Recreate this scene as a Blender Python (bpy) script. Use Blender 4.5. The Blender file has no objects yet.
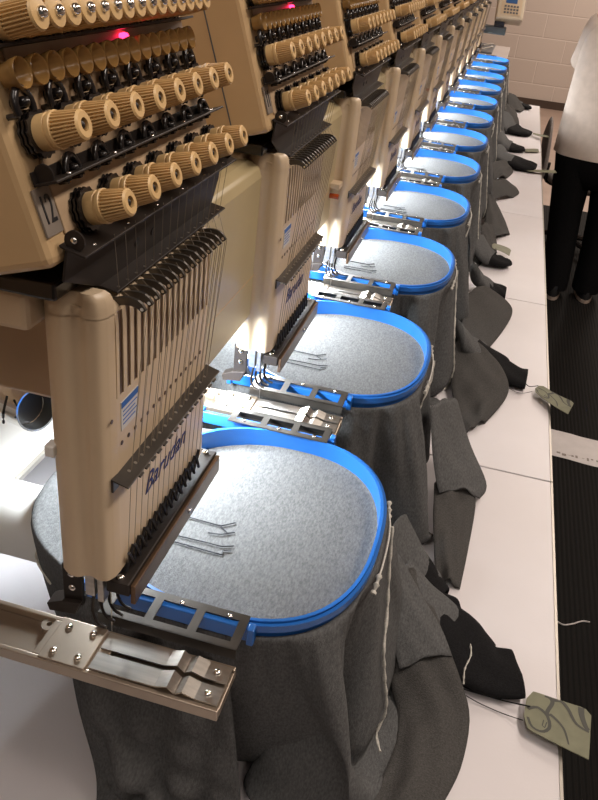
import bpy, bmesh, math, random
import numpy as np
from mathutils import Vector, Matrix, Euler
R = math.radians
S = 0.4                      # spacing of the sewing heads along the row (metres)
NH = 12
ZT = 0.80                    # worktop
ZH = 1.05                    # hoop rim
random.seed(4)
scene = bpy.context.scene
COL = scene.collection

# ------------------------------------------------------------------ materials
def mat(name, col, rough=0.5, metal=0.0, noise=0.0, nscale=40, bump=0.0, bscale=200, spec=0.5, col2=None, stretch=None):
    m = bpy.data.materials.new(name); m.use_nodes = True
    nt = m.node_tree; b = nt.nodes['Principled BSDF']
    b.inputs['Base Color'].default_value = (*col, 1); b.inputs['Roughness'].default_value = rough
    b.inputs['Metallic'].default_value = metal; b.inputs['Specular IOR Level'].default_value = spec
    tc = nt.nodes.new('ShaderNodeTexCoord'); src = tc.outputs['Object']
    if stretch:
        mp = nt.nodes.new('ShaderNodeMapping'); mp.inputs['Scale'].default_value = stretch
        nt.links.new(src, mp.inputs[0]); src = mp.outputs[0]
    if noise > 0 or col2:
        n = nt.nodes.new('ShaderNodeTexNoise'); n.inputs['Scale'].default_value = nscale; n.inputs['Detail'].default_value = 4
        nt.links.new(src, n.inputs['Vector'])
        cr = nt.nodes.new('ShaderNodeValToRGB'); cr.color_ramp.elements[0].position = 0.32; cr.color_ramp.elements[1].position = 0.68
        a = [max(0, c * (1 - noise)) for c in col]; z = col2 or [min(1, c * (1 + noise)) for c in col]
        cr.color_ramp.elements[0].color = (*a, 1); cr.color_ramp.elements[1].color = (*z, 1)
        nt.links.new(n.outputs['Fac'], cr.inputs[0]); nt.links.new(cr.outputs[0], b.inputs['Base Color'])
    if bump > 0:
        n2 = nt.nodes.new('ShaderNodeTexNoise'); n2.inputs['Scale'].default_value = bscale; n2.inputs['Detail'].default_value = 3
        nt.links.new(src, n2.inputs['Vector'])
        bp = nt.nodes.new('ShaderNodeBump'); bp.inputs['Strength'].default_value = bump; bp.inputs['Distance'].default_value = 0.002
        nt.links.new(n2.outputs['Fac'], bp.inputs['Height']); nt.links.new(bp.outputs[0], b.inputs['Normal'])
    return m

M = {}
M['case'] = mat('cream_enamel', (0.62, 0.485, 0.33), 0.38, noise=0.05, nscale=9)
M['panel'] = mat('tan_enamel', (0.56, 0.385, 0.205), 0.42, noise=0.05, nscale=14)
M['plate'] = mat('tan_marbled_plate', (0.47, 0.335, 0.21), 0.40, noise=0.18, nscale=30)
M['cover'] = mat('olive_cream_enamel', (0.45, 0.365, 0.205), 0.33, noise=0.05, nscale=10)
M['knob'] = mat('tan_plastic', (0.66, 0.44, 0.20), 0.42, noise=0.06, nscale=60)
M['amber'] = mat('amber_ceramic', (0.25, 0.14, 0.045), 0.25, noise=0.25, nscale=80)
M['black'] = mat('black_gloss', (0.012, 0.010, 0.010), 0.22)
M['dark'] = mat('dark_steel', (0.028, 0.022, 0.019), 0.45, metal=0.3, spec=0.3, noise=0.3, nscale=25)
M['bracket'] = mat('dark_nickel', (0.10, 0.09, 0.08), 0.30, metal=0.7, noise=0.2, nscale=30)
M['skirting'] = mat('dark_brown_skirting', (0.05, 0.03, 0.02), 0.5)
M['bar'] = mat('brown_steel', (0.14, 0.085, 0.05), 0.33, metal=0.7, noise=0.3, nscale=30)
M['steel'] = mat('brushed_steel', (0.46, 0.43, 0.39), 0.30, metal=0.95, noise=0.10, nscale=20, stretch=(1, 14, 14))
M['bronze'] = mat('anodised_rail', (0.36, 0.30, 0.24), 0.36, metal=0.85, noise=0.08, nscale=18)
M['chrome'] = mat('chrome', (0.75, 0.74, 0.72), 0.10, metal=1.0)
M['blue'] = mat('blue_plastic', (0.015, 0.125, 0.45), 0.32, noise=0.04, nscale=20)
M['fabric'] = mat('grey_heather_fleece', (0.108, 0.109, 0.110), 0.95, noise=0.24, nscale=290, bump=0.6, bscale=700, spec=0.1, stretch=(2.0, 0.8, 0.9))
M['hem'] = mat('grey_rib_knit', (0.078, 0.075, 0.072), 0.95, noise=0.22, nscale=500, bump=0.7, bscale=900, spec=0.1)
M['cuff'] = mat('black_rib_knit', (0.010, 0.010, 0.011), 0.92, noise=0.3, nscale=400, bump=0.5, bscale=900, spec=0.15)
M['seam'] = mat('pale_overlock_thread', (0.55, 0.53, 0.48), 0.8, noise=0.2, nscale=500)
M['thread'] = mat('sewing_thread', (0.30, 0.25, 0.19), 0.5)
M['stitch'] = mat('charcoal_stitching', (0.012, 0.013, 0.018), 0.7)
M['top'] = mat('white_laminate', (0.68, 0.645, 0.66), 0.42, noise=0.03, nscale=7, bump=0.05, bscale=300)
M['edge'] = mat('aluminium_edging', (0.40, 0.37, 0.33), 0.4, metal=0.6)
M['white'] = mat('white_enamel', (0.78, 0.77, 0.74), 0.35)
M['grey'] = mat('dark_grey_enamel', (0.10, 0.10, 0.105), 0.5)
M['beam'] = mat('brown_tan_enamel', (0.50, 0.33, 0.19), 0.45, noise=0.12, nscale=6)
M['tag'] = mat('khaki_card', (0.19, 0.19, 0.125), 0.7, noise=0.10, nscale=60)
M['tagink'] = mat('dark_grey_print', (0.055, 0.055, 0.045), 0.6)
M['ink'] = mat('black_ink', (0.008, 0.008, 0.010), 0.5)
M['navy'] = mat('navy_ink', (0.010, 0.020, 0.13), 0.5)
M['plategrey'] = mat('grey_label', (0.22, 0.185, 0.155), 0.45)
M['sticker'] = mat('pale_sticker', (0.62, 0.60, 0.55), 0.4)
M['stickerblue'] = mat('blue_print', (0.02, 0.12, 0.42), 0.4)
M['paper'] = mat('white_paper', (0.62, 0.58, 0.57), 0.8, noise=0.05, nscale=20)
M['orange'] = mat('orange_lens', (0.45, 0.07, 0.01), 0.2)
M['shirt'] = mat('cream_cotton', (0.60, 0.50, 0.43), 0.9, noise=0.05, nscale=30, bump=0.15, bscale=60, spec=0.1)
M['trouser'] = mat('black_denim', (0.008, 0.008, 0.009), 0.9, noise=0.3, nscale=200, spec=0.1)
M['skin'] = mat('skin', (0.52, 0.30, 0.21), 0.55, noise=0.05, nscale=60)
M['hair'] = mat('dark_brown_hair', (0.035, 0.020, 0.012), 0.5, noise=0.3, nscale=90)
M['shoe'] = mat('black_canvas', (0.012, 0.012, 0.013), 0.8)
M['sole'] = mat('pale_rubber', (0.45, 0.36, 0.30), 0.7)
M['mesh'] = mat('grey_upholstery', (0.22, 0.20, 0.19), 0.9, noise=0.2, nscale=120)
M['panelbox'] = mat('beige_plastic', (0.62, 0.53, 0.40), 0.4)
M['screen'] = mat('blue_lcd', (0.05, 0.13, 0.32), 0.15)
M['shelf'] = mat('slate_enamel', (0.045, 0.055, 0.060), 0.5)
M['board'] = mat('pink_grey_laminate', (0.42, 0.36, 0.33), 0.5, noise=0.04, nscale=5)
M['floor'] = mat('brown_vinyl_floor', (0.30, 0.215, 0.17), 0.5, noise=0.10, nscale=5, bump=0.1, bscale=60)
M['wallside'] = mat('beige_wall_paint', (0.50, 0.42, 0.36), 0.8, noise=0.03, nscale=3)

def emis(name, col, st, base=(0.8, 0.8, 0.8)):
    m = mat(name, base, 0.3); b = m.node_tree.nodes['Principled BSDF']
    b.inputs['Emission Color'].default_value = (*col, 1); b.inputs['Emission Strength'].default_value = st
    return m
M['bulb'] = emis('lamp_glass', (1.0, 0.97, 0.90), 6)
M['red_on'] = emis('red_led', (1.0, 0.02, 0.08), 9, (0.6, 0.02, 0.04))
M['red_off'] = mat('red_lens', (0.20, 0.01, 0.02), 0.25)

def block_wall():
    m = bpy.data.materials.new('painted_block_wall'); m.use_nodes = True
    nt = m.node_tree; b = nt.nodes['Principled BSDF']; b.inputs['Roughness'].default_value = 0.75
    tc = nt.nodes.new('ShaderNodeTexCoord'); mp = nt.nodes.new('ShaderNodeMapping')
    mp.inputs['Rotation'].default_value = (R(90), 0, 0)
    nt.links.new(tc.outputs['Object'], mp.inputs[0])
    br = nt.nodes.new('ShaderNodeTexBrick'); br.offset = 0.5
    br.inputs['Scale'].default_value = 1.0; br.inputs['Brick Width'].default_value = 0.56; br.inputs['Row Height'].default_value = 0.262
    br.inputs['Mortar Size'].default_value = 0.008; br.inputs['Mortar Smooth'].default_value = 0.4
    br.inputs['Color1'].default_value = (0.50, 0.42, 0.365, 1); br.inputs['Color2'].default_value = (0.485, 0.405, 0.35, 1)
    br.inputs['Mortar'].default_value = (0.62, 0.53, 0.465, 1)
    nt.links.new(mp.outputs[0], br.inputs['Vector']); nt.links.new(br.outputs['Color'], b.inputs['Base Color'])
    n = nt.nodes.new('ShaderNodeTexNoise'); n.inputs['Scale'].default_value = 60
    nt.links.new(tc.outputs['Object'], n.inputs['Vector'])
    ad = nt.nodes.new('ShaderNodeMath'); ad.operation = 'MULTIPLY_ADD'; ad.inputs[1].default_value = -1.0
    nt.links.new(br.outputs['Fac'], ad.inputs[0])
    ml = nt.nodes.new('ShaderNodeMath'); ml.operation = 'MULTIPLY'; ml.inputs[1].default_value = 0.25
    nt.links.new(n.outputs['Fac'], ml.inputs[0]); nt.links.new(ml.outputs[0], ad.inputs[2])
    bp = nt.nodes.new('ShaderNodeBump'); bp.inputs['Strength'].default_value = 0.7; bp.inputs['Distance'].default_value = 0.01
    nt.links.new(ad.outputs[0], bp.inputs['Height']); nt.links.new(bp.outputs[0], b.inputs['Normal'])
    return m
M['wall'] = block_wall()

def ribbed_mat():
    m = bpy.data.materials.new('black_ribbed_rubber'); m.use_nodes = True
    nt = m.node_tree; b = nt.nodes['Principled BSDF']
    b.inputs['Base Color'].default_value = (0.005, 0.0045, 0.004, 1); b.inputs['Roughness'].default_value = 0.8; b.inputs['Specular IOR Level'].default_value = 0.2
    tc = nt.nodes.new('ShaderNodeTexCoord'); w = nt.nodes.new('ShaderNodeTexWave'); w.bands_direction = 'X'
    w.inputs['Scale'].default_value = 22; w.inputs['Distortion'].default_value = 0.0
    nt.links.new(tc.outputs['Object'], w.inputs['Vector'])
    bp = nt.nodes.new('ShaderNodeBump'); bp.inputs['Strength'].default_value = 0.6; bp.inputs['Distance'].default_value = 0.006
    nt.links.new(w.outputs['Fac'], bp.inputs['Height']); nt.links.new(bp.outputs[0], b.inputs['Normal'])
    return m
M['mat'] = ribbed_mat()

# ------------------------------------------------------------------ mesh helpers
def base_of(o):
    while o is not None:
        if 'base' in o.keys(): return Vector(o['base'])
        o = o.parent
    return Vector((0, 0, 0))
class MB:
    def __init__(s): s.v = []; s.f = []
    def add(s, vs, fs, mx=None):
        o = len(s.v)
        s.v += [tuple(mx @ Vector(p)) if mx is not None else tuple(p) for p in vs]
        s.f += [tuple(i + o for i in f) for f in fs]; return s
    def box(s, x0, x1, y0, y1, z0, z1, mx=None):
        vs = [(x, y, z) for z in (z0, z1) for y in (y0, y1) for x in (x0, x1)]
        return s.add(vs, [(0, 2, 3, 1), (4, 5, 7, 6), (0, 1, 5, 4), (1, 3, 7, 5), (3, 2, 6, 7), (2, 0, 4, 6)], mx)
    def prism(s, poly, axis, lo, hi, mx=None):
        n = len(poly)
        def P(a, b, h): return {'x': (h, a, b), 'y': (a, h, b), 'z': (a, b, h)}[axis]
        vs = [P(a, b, lo) for a, b in poly] + [P(a, b, hi) for a, b in poly]
        fs = [tuple(range(n))[::-1], tuple(range(n, 2 * n))] + [(i, (i + 1) % n, n + (i + 1) % n, n + i) for i in range(n)]
        return s.add(vs, fs, mx)
    def loft(s, rings, caps=True, closed=True, mx=None):
        n = len(rings[0]); vs = [p for r in rings for p in r]; fs = []
        for j in range(len(rings) - 1):
            for i in range(n if closed else n - 1):
                k = (i + 1) % n; fs.append((j * n + i, j * n + k, (j + 1) * n + k, (j + 1) * n + i))
        if caps: fs.append(tuple(range(n))[::-1]); fs.append(tuple(range((len(rings) - 1) * n, len(rings) * n)))
        return s.add(vs, fs, mx)
    def lathe(s, prof, n=24, mx=None, rib=None, caps=True):
        rings = []
        for q in prof:
            r, z = q[0], q[1]; rb = q[2] if len(q) > 2 else 0; g = 2 if n >= 80 else 1
            rings.append([((r - (rb if (i // g) % 2 else 0)) * math.cos(2 * math.pi * i / n), (r - (rb if (i // g) % 2 else 0)) * math.sin(2 * math.pi * i / n), z) for i in range(n)])
        return s.loft(rings, caps, True, mx)
    def tube(s, pts, r, n=6, caps=True, mx=None):
        pts = [Vector(p) for p in pts]; rings = []
        for i, p in enumerate(pts):
            t = (pts[min(i + 1, len(pts) - 1)] - pts[max(i - 1, 0)]).normalized()
            a = Vector((0, 0, 1)) if abs(t.z) < 0.9 else Vector((1, 0, 0))
            u = t.cross(a).normalized(); w = t.cross(u)
            rr = r[i] if isinstance(r, (list, tuple)) else r
            rings.append([p + (u * math.cos(2 * math.pi * k / n) + w * math.sin(2 * math.pi * k / n)) * rr for k in range(n)])
        return s.loft(rings, caps, True, mx)
    def build(s, name, m, parent=None, smooth=None, bevel=0, segs=2):
        me = bpy.data.meshes.new(name)
        base = base_of(parent)
        me.from_pydata([tuple(Vector(p) - base) for p in s.v], [], s.f)
        bm = bmesh.new(); bm.from_mesh(me); bmesh.ops.recalc_face_normals(bm, faces=bm.faces); bm.to_mesh(me); bm.free()
        me.materials.append(M[m]); o = bpy.data.objects.new(name, me); COL.objects.link(o)
        if parent is not None: o.parent = parent
        if bevel:
            b = o.modifiers.new('bevel', 'BEVEL'); b.width = bevel; b.segments = segs; b.limit_method = 'ANGLE'; b.angle_limit = R(40)
        if smooth is not None:
            for p in me.polygons: p.use_smooth = True
            if smooth < 180:
                bm = bmesh.new(); bm.from_mesh(me)
                for e in bm.edges:
                    if len(e.link_faces) == 2 and e.calc_face_angle(0) > R(smooth): e.smooth = False
                bm.to_mesh(me); bm.free()
        return o

def tag(o, label, cat, group=None):
    o['label'] = label; o['category'] = cat
    if group: o['group'] = group
    return o
def empty(name, loc, label=None, cat=None, group=None):
    o = bpy.data.objects.new(name, None); COL.objects.link(o); o.location = loc; o.empty_display_size = 0.02
    o['base'] = tuple(loc)
    if label: tag(o, label, cat, group)
    return o
def copy_tree(o, parent=None):
    c = o.copy(); COL.objects.link(c)
    if parent is not None: c.parent = parent
    for ch in list(o.children): copy_tree(ch, c)
    return c
def inst(src, name, parent, loc, rot=None):
    """a repeat of a part that was modelled about its own origin"""
    o = src.copy(); o.name = name; COL.objects.link(o); o.parent = parent
    base = base_of(parent)
    o.location = Vector(loc) - base
    if rot is not None: o.rotation_euler = rot
    return o
def spline(pts, n):
    P = [Vector(p) for p in pts]; out = []
    m = len(P) - 1
    for i in range(n):
        t = i / (n - 1) * m; k = min(int(t), m - 1); f = t - k
        p0, p1, p2, p3 = P[max(k - 1, 0)], P[k], P[k + 1], P[min(k + 2, m)]
        out.append(0.5 * ((2 * p1) + (p2 - p0) * f + (2 * p0 - 5 * p1 + 4 * p2 - p3) * f * f + (3 * p1 - p0 - 3 * p2 + p3) * f ** 3))
    return out
def text_mesh(txt, size, mx, name, m, parent, shear=0.0, depth=0.0003, space=1.0, bold=0.0):
    cu = bpy.data.curves.new(name, 'FONT'); cu.body = txt; cu.size = size; cu.shear = shear; cu.extrude = depth; cu.space_character = space; cu.offset = bold
    cu.align_x = 'CENTER'; cu.align_y = 'CENTER'
    t = bpy.data.objects.new(name, cu); COL.objects.link(t)
    dg = bpy.context.evaluated_depsgraph_get(); me = bpy.data.meshes.new_from_object(t.evaluated_get(dg))
    bpy.data.objects.remove(t); bpy.data.curves.remove(cu)
    base = base_of(parent)
    me.transform(Matrix.Translation(-base) @ mx); me.materials.clear(); me.materials.append(M[m])
    o = bpy.data.objects.new(name, me); COL.objects.link(o); o.parent = parent
    return o
def frame(o, x, y, z):
    """matrix from origin and axes"""
    x, y, z = Vector(x), Vector(y), Vector(z)
    return Matrix(((x.x, y.x, z.x, o[0]), (x.y, y.y, z.y, o[1]), (x.z, y.z, z.z, o[2]), (0, 0, 0, 1)))

ORD = ['nearest', 'second', 'third', 'fourth', 'fifth', 'sixth', 'seventh', 'eighth', 'ninth', 'tenth', 'eleventh', 'farthest']
def nth(k): return ORD[k] if k in (0, NH - 1) else ORD[k] + ' nearest'

# ================================================================== SETTING
def struct(name, mb, m, **kw):
    o = mb.build(name, m, **kw); o['kind'] = 'structure'; return o
YW = 10.8
struct('floor', MB().box(-3.0, 4.5, -2.5, YW, -0.05, 0), 'floor')
struct('wall_back', MB().box(-3.0, 4.5, YW, YW + 0.15, 0, 3.0), 'wall')
struct('wall_left', MB().box(-3.1, -3.0, -2.5, YW, 0, 3.0), 'wallside')
struct('wall_right', MB().box(4.5, 4.6, -2.5, YW, 0, 3.0), 'wallside')
struct('ceiling', MB().box(-3.0, 4.5, -2.5, YW, 3.0, 3.1), 'wallside')
struct('baseboard_back', MB().box(-3.0, 4.5, YW - 0.02, YW, 0, 0.09), 'skirting')
tag(MB().box(0.10, 1.35, -0.6, 6.05, 0, 0.012).build('floor_mat', 'mat', bevel=0.004),
    'long black ribbed rubber mat on the floor beside the worktops', 'mat')

# ------------------------------------------------------------------ worktops
WL = ['worktop section nearest the camera, under the first garments', 'second white worktop section, between the two nearest joints',
      'third white worktop section from the camera', 'fourth white worktop section from the camera',
      'fifth white worktop section from the camera', 'farthest short white worktop section, ending at the bare corner']
ys = [0.10, 1.142, 1.942, 2.742, 3.542, 4.342, 5.235]
for i in range(6):
    y0, y1 = ys[i] + 0.0015, ys[i + 1] - 0.0015
    e = empty('worktop', (0.21, (y0 + y1) / 2, 0), ('white laminate ' if i == 0 else '') + WL[i], 'table', 'white worktop sections along the machine')
    MB().box(-0.60, 0.209, y0, y1, ZT - 0.025, ZT).build('tabletop', 'top', e, bevel=0.0015)
    MB().box(0.2090, 0.2125, y0, y1, ZT - 0.026, ZT).build('edge_strip', 'edge', e)
    MB().box(0.14, 0.17, y0 + 0.08, y0 + 0.11, 0.012, ZT - 0.025).build('leg', 'grey', e)
    MB().box(0.14, 0.17, y1 - 0.11, y1 - 0.08, 0.012, ZT - 0.025).build('leg', 'grey', e)

# ------------------------------------------------------------------ machine frame behind the heads
e = empty('machine_frame', (-0.6, 2.6, 0), 'long tan upper beam and white bed of the embroidery machine, behind the heads', 'machine')
MB().box(-0.72, -0.42, -0.3, 5.25, 1.124, 1.60).build('upper_beam', 'beam', e, bevel=0.02)
MB().box(-1.15, -0.44, -0.3, 5.25, 0.986, 1.0).build('bed_board', 'white', e, bevel=0.002)
MB().box(-1.15, -0.436, -0.3, 5.25, 0.980, 0.986).build('bed_edging', 'edge', e)
MB().box(-1.05, -0.62, -0.3, 5.25, 0.10, 0.980).build('lower_frame', 'grey', e)
for y in (-0.1, 5.1):
    MB().box(-0.95, -0.75, y - 0.08, y + 0.08, 0, 0.10).build('foot', 'black', e)
    MB().box(-0.72, -0.60, y - 0.06, y + 0.06, 1.0, 1.13).build('beam_post', 'beam', e)

# ================================================================== SEWING HEADS
LEAN = R(18)
O0 = Vector((-0.211, 0, 1.374)); UU = Vector((-math.sin(LEAN), 0, math.cos(LEAN))); NN = Vector((math.cos(LEAN), 0, math.sin(LEAN)))
def PP(v, y, n=0.0): p = O0 + UU * v + NN * n; return Vector((p.x, y, p.z))
PMX = frame((O0.x, 0, O0.z), NN, (0, 1, 0), UU)          # panel coordinates (n, y, v)
ROT = Euler((0, math.pi / 2 - LEAN, 0))                  # local +Z -> outward normal

# shared small parts, modelled about their own origins (+Z = out of the panel)
def proto(mb, name, m, **kw):
    o = mb.build(name, m, **kw); COL.objects.unlink(o); return o
knob_src = proto(MB().lathe([(0.0060, 0.006), (0.0092, 0.0065), (0.0094, 0.013), (0.0086, 0.0135), (0.0086, 0.0145), (0.0098, 0.0150), (0.0098, 0.0168), (0.0092, 0.0172), (0.0092, 0.0174, 0.0014),
                             (0.0078, 0.0308, 0.0012), (0.0076, 0.0312), (0.0064, 0.0322), (0.0034, 0.0322), (0.0034, 0.0290)], 112), 'tension_knob', 'knob', smooth=25)
disc_mb = MB()
for z in (0.0005, 0.003, 0.0055): disc_mb.lathe([(0.0040, z), (0.0125, z, 0.0012), (0.0125, z + 0.0013, 0.0012), (0.0040, z + 0.0016)], 28)
disc_mb.lathe([(0.0045, 0), (0.0045, 0.0075)], 14)
disc_src = proto(disc_mb, 'tension_disc', 'black', smooth=50)
pin_src = proto(MB().lathe([(0.0034, 0.0285), (0.0022, 0.0292), (0.0022, 0.0308), (0.0008, 0.0318)], 12), 'centre_pin', 'dark', smooth=50)
top_src = proto(MB().lathe([(0.0060, 0.004), (0.0080, 0.0045), (0.0084, 0.009), (0.0084, 0.0100), (0.0084, 0.0102, 0.0014), (0.0080, 0.0258, 0.0012), (0.0079, 0.0262), (0.0072, 0.0275), (0.0032, 0.0280)], 104), 'upper_tension_knob', 'knob', smooth=25)
cap_src = proto(MB().lathe([(0.0030, 0.0270), (0.0030, 0.0292), (0.0024, 0.0306), (0.0010, 0.0314)], 14), 'chrome_cap', 'chrome', smooth=60)
tw_mb = MB()
for z in (0.0, 0.0022): tw_mb.lathe([(0.0035, z), (0.0090, z, 0.0014), (0.0090, z + 0.0010, 0.0014), (0.0035, z + 0.0012)], 24)
tw_src = proto(tw_mb, 'toothed_wheel', 'black', smooth=50)
ring_src = proto(MB().lathe([(0.0030, 0.0005), (0.0062, 0.0005), (0.0074, 0.0065), (0.0078, 0.0100), (0.0074, 0.0108), (0.0066, 0.0100), (0.0050, 0.0040), (0.0022, 0.0030)], 24), 'guide_ring', 'amber', smooth=60)
ey = MB()   # glossy hooked guide: an arch and a domed post
arch = [(-0.0078 * math.cos(a) * 1.15 - 0.003, 0.0072 * math.sin(a), 0.0060) for a in [R(q) for q in range(-110, 111, 20)]]
ey.tube(arch, 0.0021, 8)
ey.lathe([(0.0030, 0), (0.0030, 0.007), (0.0022, 0.0090), (0.0008, 0.0098)], 12, Matrix.Translation((-0.005, 0, 0)))
for q in (0, -1): ey.tube([arch[q], (arch[q][0], arch[q][1], -0.0005)], 0.0017, 6)
eye_src = proto(ey, 'hook_guide', 'black', smooth=60)
screw_src = proto(MB().lathe([(0.0030, 0), (0.0030, 0.0008), (0.0022, 0.0018), (0.0006, 0.0022)], 12), 'screw', 'chrome', smooth=60)

def lever_mb():
    mb = MB(); pts = [(-0.219, 1.3280), (-0.212, 1.3315), (-0.204, 1.3345), (-0.197, 1.3360), (-0.1905, 1.3350), (-0.1862, 1.3310)]
    P = spline([(x, 0, z) for x, z in pts], 14); rings = []
    for i, p in enumerate(P):
        t = (P[min(i + 1, 13)] - P[max(i - 1, 0)]).normalized(); nrm = Vector((-t.z, 0, t.x)); h = 0.0026 if i < 11 else 0.0026 - 0.0003 * (i - 10)
        rings.append([p + nrm * h + Vector((0, -0.0011, 0)), p + nrm * h + Vector((0, 0.0011, 0)), p - nrm * h + Vector((0, 0.0011, 0)), p - nrm * h + Vector((0, -0.0011, 0))])
    return mb.loft(rings)
YF = [0.407 + 0.0105 * i for i in range(15)]

HB = (-0.24, 0.48, 1.118)
head = empty('sewing_head', HB)
# --- thread tension unit
MB().box(-0.15, 0, 0.348, 0.602, 0, 0.205, PMX).build('tension_housing', 'panel', head, bevel=0.006, segs=3)
MB().box(0, 0.0016, 0.3672, 0.596, 0.014, 0.190, PMX).build('tension_plate', 'plate', head, bevel=0.0006)
MB().box(-0.0385, -0.0372, 0.3474, 0.3490, 0.012, 0.195, PMX).build('housing_seam', 'grey', head)
rl = MB().box(0.0016, 0.016, 0.353, 0.602, 0.0425, 0.0440, PMX); rl.box(0.0016, 0.0030, 0.353, 0.602, 0.0425, 0.0500, PMX)
rl.lathe([(0.0056, 0), (0.0056, 0.0012)], 20, PMX @ frame((0.0075, 0.356, 0.0475), (1, 0, 0), (0, 0, -1), (0, 1, 0)))
rl.build('thread_rail', 'dark', head, bevel=0.0004)
MB().box(0.0016, 0.010, 0.353, 0.600, 0.1080, 0.1095, PMX).build('upper_thread_rail', 'dark', head)
for i in range(5):
    s_ = inst(screw_src, 'rail_screw', head, PP(0.044, 0.372 + 0.053 * i, 0.012), Euler((0, -LEAN, 0))); s_.scale = (.5, .5, .5)
def kn(src, name, subs, y, v, z=0.0016):
    o = inst(src, name, head, PP(v, y, z), ROT); o['base'] = (0, 0, 0)
    for s, nm in subs:
        c = s.copy(); c.name = nm; COL.objects.link(c); c.parent = o
    del o['base']
    return o
for i in range(7):
    y = 0.388 + 0.033 * i
    kn(knob_src, 'tension_knob', [(disc_src, 'tension_disc'), (pin_src, 'centre_pin')], y, 0.0215)
    inst(eye_src, 'hook_guide', head, PP(0.0400, y - 0.0045, 0.0016), ROT)
for i in range(8):
    y = 0.366 + 0.0313 * i
    kn(knob_src, 'tension_knob', [(disc_src, 'tension_disc'), (pin_src, 'centre_pin')], y, 0.0665)
    inst(eye_src, 'hook_guide', head, PP(0.0775, y - 0.0065, 0.0016), ROT)
for i in range(15):
    y = 0.361 + 0.0157 * i
    inst(ring_src, 'guide_ring', head, PP(0.0955, y, 0.0016), ROT)
    kn(top_src, 'upper_tension_knob', [(tw_src, 'toothed_wheel'), (cap_src, 'chrome_cap')], y + 0.004, 0.1185)
    inst(eye_src, 'hook_guide', head, PP(0.140, y + 0.003, 0.0016), ROT)
# --- folded guide bracket under the tension unit
br = MB()
br.prism([(-0.213, 1.3835), (-0.1975, 1.3795), (-0.1972, 1.3810), (-0.213, 1.3850)], 'y', 0.357, 0.606)
br.loft([[(-0.2105, 0.359, 1.384), (-0.2090, 0.359, 1.384), (-0.2090, 0.606, 1.384), (-0.2105, 0.606, 1.384)],
         [(-0.2125, 0.357, 1.364), (-0.2110, 0.357, 1.364), (-0.2110, 0.604, 1.364), (-0.2125, 0.604, 1.364)],
         [(-0.2165, 0.405, 1.3425), (-0.2150, 0.405, 1.3425), (-0.2150, 0.600, 1.3425), (-0.2165, 0.600, 1.3425)]])
br.prism([(-0.2165, 1.3425), (-0.2035, 1.3400), (-0.2033, 1.3412), (-0.2165, 1.3437)], 'y', 0.405, 0.602)
br.build('guide_bracket', 'dark', head, bevel=0.0005)
for y in (0.3595, 0.598):
    er = MB().lathe([(0.0060, 0), (0.0060, 0.0012)], 20, frame((-0.2050, y, 1.3875), (1, 0, 0), (0, 0, -1), (0, 1, 0)))
    er.build('bracket_ear', 'dark', head)
    s_ = inst(screw_src, 'ear_screw', head, (-0.2050, y, 1.3880), Euler((math.pi / 2, 0, 0))); s_.scale = (.7, .7, .7)
hl = MB()
for y in (0.452, 0.477): hl.lathe([(0.0032, 0), (0.0032, 0.0006)], 14, frame((-0.2123, y, 1.357), (0, 1, 0), (0.147, 0, 0.989), (0.989, 0, -0.147)))
hl.build('bracket_hole', 'ink', head)
for i in range(6):
    s_ = inst(screw_src, 'bracket_screw', head, (-0.2015, 0.375 + 0.042 * i, 1.3815)); s_.scale = (.45, .45, .45)
dr = MB()
for i in range(15): dr.lathe([(0.0011, 0), (0.0011, 0.0005)], 8, Matrix.Translation((-0.2062, 0.412 + 0.0128 * i, 1.3415)))
dr.build('guide_eyelets', 'steel', head)
MB().box(-0.40, -0.222, 0.365, 0.595, 1.346, 1.357).build('mounting_plate', 'black', head, bevel=0.002)
MB().box(-0.275, -0.246, 0.372, 0.41, 1.318, 1.345).build('hinge_block', 'case', head, bevel=0.004)
# --- needle case
cs = MB()
L1 = [(-0.243, 0.3865), (-0.237, 0.3825), (-0.2310, 0.3812), (-0.2275, 0.3820), (-0.2235, 0.3848), (-0.2190, 0.3855), (-0.2140, 0.3838), (-0.2070, 0.3850), (-0.2032, 0.3915)]
L1 = [(p.x, p.y) for p in spline([(x, y, 0) for x, y in L1], 40)]
cs.prism(L1 + [(-0.2025, 0.3985), (-0.243, 0.3985)], 'z', 1.118, 1.330)
cs.box(-0.243, -0.2026, 0.3985, 0.566, 1.118, 1.268)
cs.box(-0.243, -0.2036, 0.3985, 0.566, 1.268, 1.330)
def up(z, f): return [(-0.243 + (x + 0.243) * f + (0.0 if f == 1 else 0.0), y + (0.388 - y) * (0 if f == 1 else 0.15 if y < 0.39 else 0), z) for x, y in L1 + [(-0.2025, 0.3985), (-0.2045, 0.566), (-0.243, 0.566)]]
cs.loft([up(1.330, 1), up(1.3325, 0.98), up(1.335, 0.92), up(1.3365, 0.80), up(1.337, 0.60)])
def cap(z, f): return [(-0.2245 + (x + 0.2245) * f, 0.3915 + (y - 0.3915) * f, z) for x, y in L1 + [(-0.2025, 0.3985), (-0.243, 0.3985)]]
cs.loft([cap(1.329, 1), cap(1.336, 1), cap(1.340, 0.97), cap(1.343, 0.90), cap(1.345, 0.76)])
for i in range(16):
    yc = 0.407 + 0.0105 * (i - 0.5)
    w = 0.0026 if i else 0.0020
    cs.prism([(-0.2045, 1.266), (-0.2026, 1.266), (-0.2024, 1.300), (-0.2024, 1.320), (-0.2030, 1.328), (-0.2045, 1.3295)], 'y', yc - w, yc + w)
cs.prism([(-0.2045, 1.266), (-0.2026, 1.266), (-0.2024, 1.300), (-0.2024, 1.320), (-0.2030, 1.328), (-0.2045, 1.3295)], 'y', 0.5655, 0.566)
cs.build('needle_case', 'case', head, smooth=30)
MB().box(-0.2037, -0.2033, 0.401, 0.5605, 1.2682, 1.328).build('slot_backing', 'bar', head)
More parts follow.
